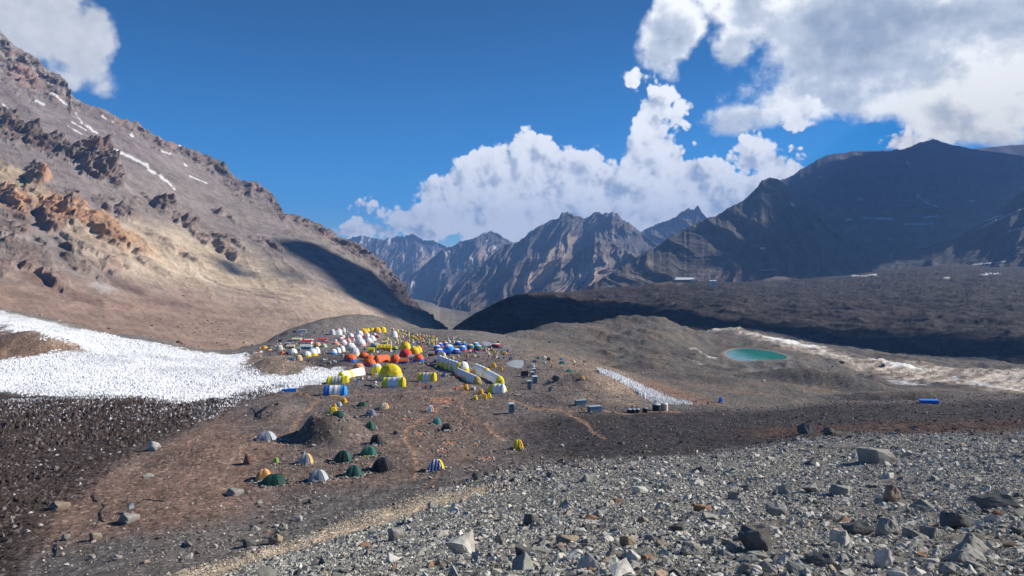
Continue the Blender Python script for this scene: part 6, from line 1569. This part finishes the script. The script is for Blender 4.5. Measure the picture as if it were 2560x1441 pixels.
for pts_, lb in (([(232, 1238), (236, 1252), (262, 1266), (250, 1282), (256, 1304), (262, 1306)], 'thin black hose snaking down the slope above the broad grey boulder'), ([(140, 1362), (142, 1378), (138, 1392)], 'short black hose near the thin grey slab at the lower left'), ([(345, 1258), (365, 1250), (410, 1254)], 'black hose curving below the low greenish boulder'), ([(630, 1020), (636, 1030), (652, 1046)], 'thin dark hose on the bank left of the small mound')):
    q_ = [at(*p) for p in pts_]; q_ = [p + Vector((0, 0, .05)) for p in q_ if p is not None]; o = simple_obj('hose', *tube(q_, .07, 5), fab((.02, .018, .018), .6)); stamp(o, lb, 'hose', 'black hoses on the ground')
# odds and ends lying between the tents: drums, bags, small cases
gc = bpy.data.collections.new('gear')
for i, c_ in enumerate([(.55, .55, .55), (.03, .04, .06), (.04, .14, .40), (.5, .42, .25), (.35, .1, .06), (.2, .22, .22), (.7, .7, .7), (.05, .05, .05)]):
    v_, f = box(-.5, .5, -.35, .35, -.1, .62); ob_ = bpy.data.objects.new('gear_shape', bpy.data.meshes.new('gear')); ob_.data.from_pydata(v_, [], f); ob_.data.materials.append(fab(c_)); gc.objects.link(ob_)
campz = zone([(620, 885), (700, 850), (860, 825), (1000, 825), (1120, 845), (1260, 862), (1290, 900), (1240, 940), (1190, 975), (1000, 975), (900, 972), (860, 955), (940, 925), (860, 905), (740, 905)])
th, r = samp(160, 430, .05, -20, 2); k = (poly_sd(th, np.log(r), campz) > 0); th, r = th[k], r[k]; P_, ro, sc = place(th, r, rng.uniform(.3, 1.0, len(th)) ** 1.3); ro[:, :2] *= .3
scatter('camp_gear', P_, ro, sc, gc, 8)
scatter('camp_rubble', np.concatenate(A[0]), np.concatenate(A[1]), np.concatenate(A[2]), camp_c, 8)
print('camp', time.time() - T0)
# ------------------------------------------------------------------ boulders and the largest rocks, each a thing
RM = {'pale grey': (.52, .51, .47), 'grey': (.28, .275, .25), 'dark grey': (.13, .13, .125), 'greenish grey': (.285, .29, .255), 'tan': (.28, .23, .17), 'rust brown': (.25, .15, .095), 'red brown': (.22, .13, .10)}


def rock_mat(nm, c):
    m, t, b = new_mat(nm.replace(' ', '_') + '_rock'); pos = t.n.new('ShaderNodeTexCoord').outputs['Object']; oi = t.n.new('ShaderNodeObjectInfo')
    pos = t.vec('ADD', pos, t.vec('SCALE', t.comb(oi.outputs['Random'], oi.outputs['Random'], 0.0), 30.0))
    n = t.noise(pos, 3.0, 8, .65); n2 = t.noise(pos, 14.0, 4, .7); cr = t.voro(pos, 3.0, 'DISTANCE_TO_EDGE')
    c_ = t.vec('SCALE', c, t.math('MULTIPLY', t.remap(n, .3, .7, .68, 1.3), t.remap(n2, .2, .8, .75, 1.22)))
    c_ = t.mix(t.remap(t.noise(pos, 1.4, 4), .58, .72, 0, .45), c_, (.30, .20, .12, 1)); t.l.new(c_, b.inputs['Base Color'])
    b.inputs['Roughness'].default_value = .92; b.inputs['Specular IOR Level'].default_value = .15
    bp = t.n.new('ShaderNodeBump'); bp.inputs['Strength'].default_value = .7; bp.inputs['Distance'].default_value = .06
    t.l.new(t.math('ADD', n, t.math('MULTIPLY', n2, .4)), bp.inputs['Height']); t.l.new(bp.outputs[0], b.inputs['Normal'])
    return m


RMAT = {k: rock_mat(k, v) for k, v in RM.items()}
SHP = {'flat': [(3, 15, .38), (9, 16, .45), (27, 15, .35)], 'blocky': [(5, 9, .85), (14, 10, .8), (31, 9, .75)], 'wedge shaped': [(6, 13, .68), (17, 12, .7), (36, 14, .62)], 'rounded': [(8, 22, .7), (21, 24, .65)], 'pointed': [(12, 11, 1.15), (24, 10, 1.05)]}
RMS = {}
for sh_, l_ in SHP.items():
    for i, (sd_, n_, fl_) in enumerate(l_): RMS[(sh_, i)] = rock_mesh('rock_' + sh_.split()[0], sd_, n_, fl_, 2)


def put_rock(name, sh_, i, tone, loc, rot, scl, label, group=None, cat='rock'):
    me = RMS[(sh_, i % len(SHP[sh_]))]; key = (sh_, i % len(SHP[sh_]), tone)
    if key not in RMS: RMS[key] = me.copy(); RMS[key].materials.clear(); RMS[key].materials.append(RMAT[tone])
    o = bpy.data.objects.new(name, RMS[key]); COL.objects.link(o); o.location = loc; o.rotation_euler = rot; o.scale = scl
    return stamp(o, label, cat, group)


#  u, base v, width, height, shape, tone, rz, label
BL = [(1150, 1386, 76, 62, 'blocky', 'pale grey', .4, 'large pale grey boulder with a flat sunny face near the bottom centre'), (2098, 1362, 62, 52, 'wedge shaped', 'pale grey', 1.2, 'brightest pale grey wedge rock at the lower right, beside a rust brown one'),
      (2110, 1308, 42, 16, 'flat', 'rust brown', .2, 'rust brown slab just above the brightest wedge rock'), (2225, 1340, 60, 44, 'rounded', 'greenish grey', .3, 'rounded greenish grey boulder right of the brightest wedge rock'), (2155, 1338, 66, 34, 'blocky', 'dark grey', .6, 'dark block between the bright wedge and the rounded boulder'),
      (1895, 1375, 84, 66, 'pointed', 'dark grey', .5, 'tall dark pointed boulder left of the bright wedge rock'), (2215, 1425, 50, 52, 'wedge shaped', 'pale grey', 2.0, 'white streaked upright rock at the bottom right'), (2060, 1418, 66, 38, 'blocky', 'dark grey', .1, 'dark block shaped rock at the bottom, below the rust slab'),
      (2430, 1378, 90, 46, 'flat', 'grey', .5, 'long layered grey slab at the lower right'), (2405, 1320, 84, 42, 'wedge shaped', 'dark grey', .2, 'dark wedge boulder above the layered slab'), (2510, 1270, 90, 46, 'blocky', 'dark grey', .1, 'big dark block at the right edge'), (2420, 1405, 100, 46, 'flat', 'grey', -.2, 'broad flat grey rock below the layered slab'),
      (1945, 1290, 56, 40, 'rounded', 'grey', 0, 'rounded grey boulder in the middle of the talus'), (2235, 1255, 46, 42, 'rounded', 'tan', .6, 'tan grey upright boulder in the upper right talus'), (2200, 1161, 84, 38, 'wedge shaped', 'grey', .1, 'big sloping boulder alone on the upper right gravel'), (1760, 1178, 60, 18, 'flat', 'dark grey', .2, 'dark flat boulder at the left of the upper talus edge'),
      (1840, 1248, 48, 30, 'wedge shaped', 'grey', .8, 'grey wedge with a pale right face left of the centre right talus'), (1975, 1236, 44, 26, 'blocky', 'greenish grey', .4, 'greenish block catching sun in the upper talus'), (2032, 1232, 44, 24, 'blocky', 'greenish grey', .9, 'second greenish block right of the first in the upper talus'), (2110, 1240, 58, 28, 'flat', 'greenish grey', .5, 'flat greenish boulder with shadowed foot, upper right talus'),
      (2035, 1165, 52, 18, 'flat', 'dark grey', .1, 'low dark boulder left of the big sloping boulder'), (2225, 1196, 40, 18, 'flat', 'pale grey', .3, 'pale slab under the big sloping boulder'), (2330, 1340, 60, 40, 'wedge shaped', 'grey', .4, 'smooth grey boulder above the broad flat grey rock'), (2390, 1310, 46, 20, 'flat', 'dark grey', .6, 'thin dark slab left of the dark wedge boulder'),
      (1470, 1205, 50, 22, 'flat', 'greenish grey', .1, 'low greenish boulder on the talus edge behind dark rubble'), (1378, 1197, 24, 22, 'wedge shaped', 'dark grey', .2, 'dark boulder at the edge of the camp ground, near the talus'), (1305, 1180, 24, 14, 'rounded', 'grey', .2, 'grey boulder just off the talus edge, right of the dark one'), (1190, 1201, 22, 22, 'pointed', 'dark grey', .3, 'dark pointed boulder where the gravel path starts'),
      (1240, 1198, 24, 14, 'wedge shaped', 'grey', .7, 'grey wedge boulder between the path head and the talus'), (985, 1352, 42, 30, 'wedge shaped', 'grey', .4, 'grey boulder at the lower side of the gravel path'), (1080, 1272, 24, 20, 'pointed', 'grey', .2, 'pointed grey stone above the gravel path'), (1250, 1365, 28, 34, 'pointed', 'grey', .6, 'upright grey rock right of the large pale boulder'),
      (1310, 1392, 48, 20, 'wedge shaped', 'dark grey', .4, 'dark wedge rock low in the centre talus'), (1330, 1312, 44, 26, 'wedge shaped', 'dark grey', .8, 'dark wedge rock in the centre talus'), (1420, 1360, 62, 22, 'flat', 'tan', .3, 'long brownish slab in the centre talus'), (1570, 1370, 40, 30, 'wedge shaped', 'tan', .9, 'tan wedge rock right of the long brownish slab'),
      (1700, 1335, 42, 40, 'blocky', 'dark grey', .5, 'dark block with a lit top, centre right talus'), (1730, 1392, 60, 34, 'rounded', 'grey', .2, 'grey rounded rock at the lower centre right'), (1600, 1238, 40, 22, 'wedge shaped', 'pale grey', .5, 'pale wedge rock in the upper centre talus'), (1500, 1290, 44, 18, 'flat', 'grey', .3, 'flat grey rock in the middle of the centre talus'),
      (315, 1309, 58, 26, 'flat', 'grey', .2, 'broad grey boulder with a pale block on top at the lower left'), (312, 1292, 26, 16, 'blocky', 'pale grey', .3, 'pale block lying on the broad grey boulder at the lower left'), (383, 1128, 42, 26, 'wedge shaped', 'pale grey', .4, 'grey boulder at the edge of the dirty ice field'), (140, 1275, 56, 24, 'flat', 'tan', .2, 'tan capped boulder beside the dirty ice at the lower left'),
      (232, 1354, 36, 24, 'wedge shaped', 'tan', 1.0, 'leaning tan slab on the lower left slope'), (162, 1352, 26, 16, 'wedge shaped', 'grey', .8, 'thin grey slab left of the leaning tan slab'), (684, 1362, 42, 30, 'blocky', 'tan', .2, 'tan boulder above the start of the gravel path'), (705, 1327, 28, 20, 'rounded', 'grey', .4, 'grey boulder just above the tan boulder by the path'),
      (747, 1304, 18, 20, 'rounded', 'pale grey', .3, 'pale round boulder upper right of the tan boulder by the path'), (636, 1326, 32, 24, 'wedge shaped', 'grey', .1, 'grey boulder left of the grey one above the tan boulder'), (617, 1371, 38, 24, 'wedge shaped', 'dark grey', .6, 'dark grey boulder left of the tan boulder by the path'), (288, 1402, 30, 16, 'rounded', 'grey', .1, 'rounded grey boulder near the bottom left'),
      (582, 1240, 50, 22, 'flat', 'grey', .2, 'flat grey boulder with shadow left of the tents'), (365, 1194, 36, 12, 'flat', 'greenish grey', .1, 'low greenish boulder on the red brown slope'), (620, 1162, 30, 26, 'wedge shaped', 'red brown', .4, 'brown boulder left of the lime green tent'), (992, 1086, 20, 9, 'flat', 'dark grey', .2, 'low dark rock on bare ground left of the stone rings'),
      (1021, 1034, 10, 9, 'pointed', 'grey', .2, 'small grey rock left of the white and salmon tent'), (820, 1315, 12, 12, 'pointed', 'grey', .2, 'small pointed rock above the gravel path at the left'), (1405, 1118, 10, 8, 'rounded', 'pale grey', .2, 'small pale rock right of the bright yellow tent'), (2020, 1085, 40, 26, 'blocky', 'dark grey', .2, 'dark boulder, left one of two on the dark slope at the right'),
      (2076, 1087, 32, 18, 'wedge shaped', 'dark grey', .5, 'dark boulder, right one of two on the dark slope at the right'), (1395, 952, 30, 14, 'flat', 'dark grey', .1, 'dark brown boulder below the teal and white tent'), (1378, 979, 14, 12, 'blocky', 'grey', .2, 'grey cube shaped rock right of the booths'), (1370, 959, 14, 7, 'flat', 'pale grey', .3, 'pale rock between the booths and the dark brown boulder'),
      (450, 860, 22, 12, 'wedge shaped', 'red brown', .3, 'largest red brown boulder on the slope above the snow'), (480, 800, 18, 10, 'wedge shaped', 'red brown', .6, 'red brown boulder high on the smooth slope'), (2210, 918, 12, 8, 'wedge shaped', 'dark grey', .1, 'dark boulder on the pale outwash'), (2108, 909, 18, 6, 'flat', 'dark grey', .3, 'low dark boulder at the left side of the outwash'), (2300, 870, 18, 8, 'rounded', 'grey', .3, 'grey boulder on the far flat at the right')]
for i, (u, v, w, h, sh_, tone, rz, lb) in enumerate(BL):
    p = at(u, v)
    if p is None: continue
    if u < 800 and v > 1120: w, h = w * .85, h * .85
    k = p.y / F; me = RMS[(sh_, i % len(SHP[sh_]))]; co = np.array([x.co for x in me.vertices]); ex = co.max(0) - co.min(0)
    W_, H = w * k, h * k; dpt = W_ * (.9 if w > 40 else .8); sc = (W_ / ex[0], dpt / ex[1], H * 1.35 / ex[2])
    loc = Vector((p.x, p.y + dpt * .35, 0)); loc.z = min(gz(loc.x, loc.y), p.z + .1) + H * .30
    if 'on top' in lb: loc.z -= 0
    if lb.startswith('pale block lying'): loc = Vector((p.x, p.y + 1.4, gz(p.x, p.y + 1.4) + 15 * k))
    put_rock('boulder', sh_, i, tone, loc, (0, 0, rz * .4), sc, lb, 'boulders', 'boulder')
marks = [(u, v, lb) for (u, v, w, h, sh_, tone, rz, lb) in BL if w >= 36 and v > 1150]
SHORT = {1150: 'large pale boulder', 2098: 'brightest wedge rock', 1895: 'tall dark pointed boulder', 2430: 'layered slab', 2510: 'right edge dark block', 1945: 'rounded mid talus boulder', 2235: 'tan upright boulder', 2200: 'big sloping boulder', 1760: 'dark flat edge boulder', 1840: 'pale faced wedge',
         985: 'path side boulder', 1330: 'dark wedge in the centre', 1420: 'long brownish slab', 1700: 'dark lit topped block', 1470: 'low greenish boulder', 2405: 'dark wedge boulder', 1600: 'pale upper wedge', 2225: 'rounded greenish boulder', 1730: 'grey lower centre rock'}
LMK = [(u, v, SHORT[u]) for (u, v, *_r) in BL if u in SHORT and v > 1150]
rr_ = random.Random(4); tones = ['pale grey', 'grey', 'grey', 'greenish grey', 'greenish grey', 'dark grey', 'pale grey', 'tan', 'grey', 'rust brown', 'pale grey', 'greenish grey']
shapes = ['flat', 'blocky', 'wedge shaped', 'wedge shaped', 'rounded', 'pointed']; used = {}
items = []
for (px, P_, ro, sc, u, v) in sel_big:
    if any(abs(u - b[0]) < b[2] * .6 and -b[3] * 1.2 < v - b[1] + b[3] * .3 < b[3] * .6 for b in BL): continue
    items.append((px, P_, ro, sc, u, v))
for n_, (px, P_, ro, sc, u, v) in enumerate(items):
    lu_, lv_, ln_ = min(LMK, key=lambda q: (q[0] - u) ** 2 + (2 * (q[1] - v)) ** 2); du, dv = u - lu_, v - lv_ + 15
    dist = math.hypot(du, 2 * dv); rel = ('right of' if du > 0 else 'left of') if abs(du) > 2 * abs(dv) else ('below' if dv > 0 else 'above')
    rel = {0: 'just ', 1: '', 2: 'well '}[0 if dist < 70 else 1 if dist < 150 else 2] + rel
    size = 'big' if px > 62 else 'medium' if px > 42 else 'small'
    best = None
    for t_ in range(24):
        sh_ = rr_.choice(shapes); tone = rr_.choice(tones); lb = f'{size} {tone} {sh_} talus rock {rel} the {ln_}'
        if lb not in used: best = lb; break
    best = lb; used[lb] = used.get(lb, 0) + 1
    s_ = float(np.mean(sc[:2])) * 1.1
    o = put_rock('talus_rock', sh_, n_, tone, Vector([float(x) for x in P_]), tuple(float(x) * (.5 if i < 2 else 1) for i, x in enumerate(ro)), (s_, s_ * rr_.uniform(.65, 1), s_ * rr_.uniform(.75, 1.05)), lb, 'rocks on the talus')
print('things', len(items), len(used), 'labels', time.time() - T0, len(bpy.data.objects))
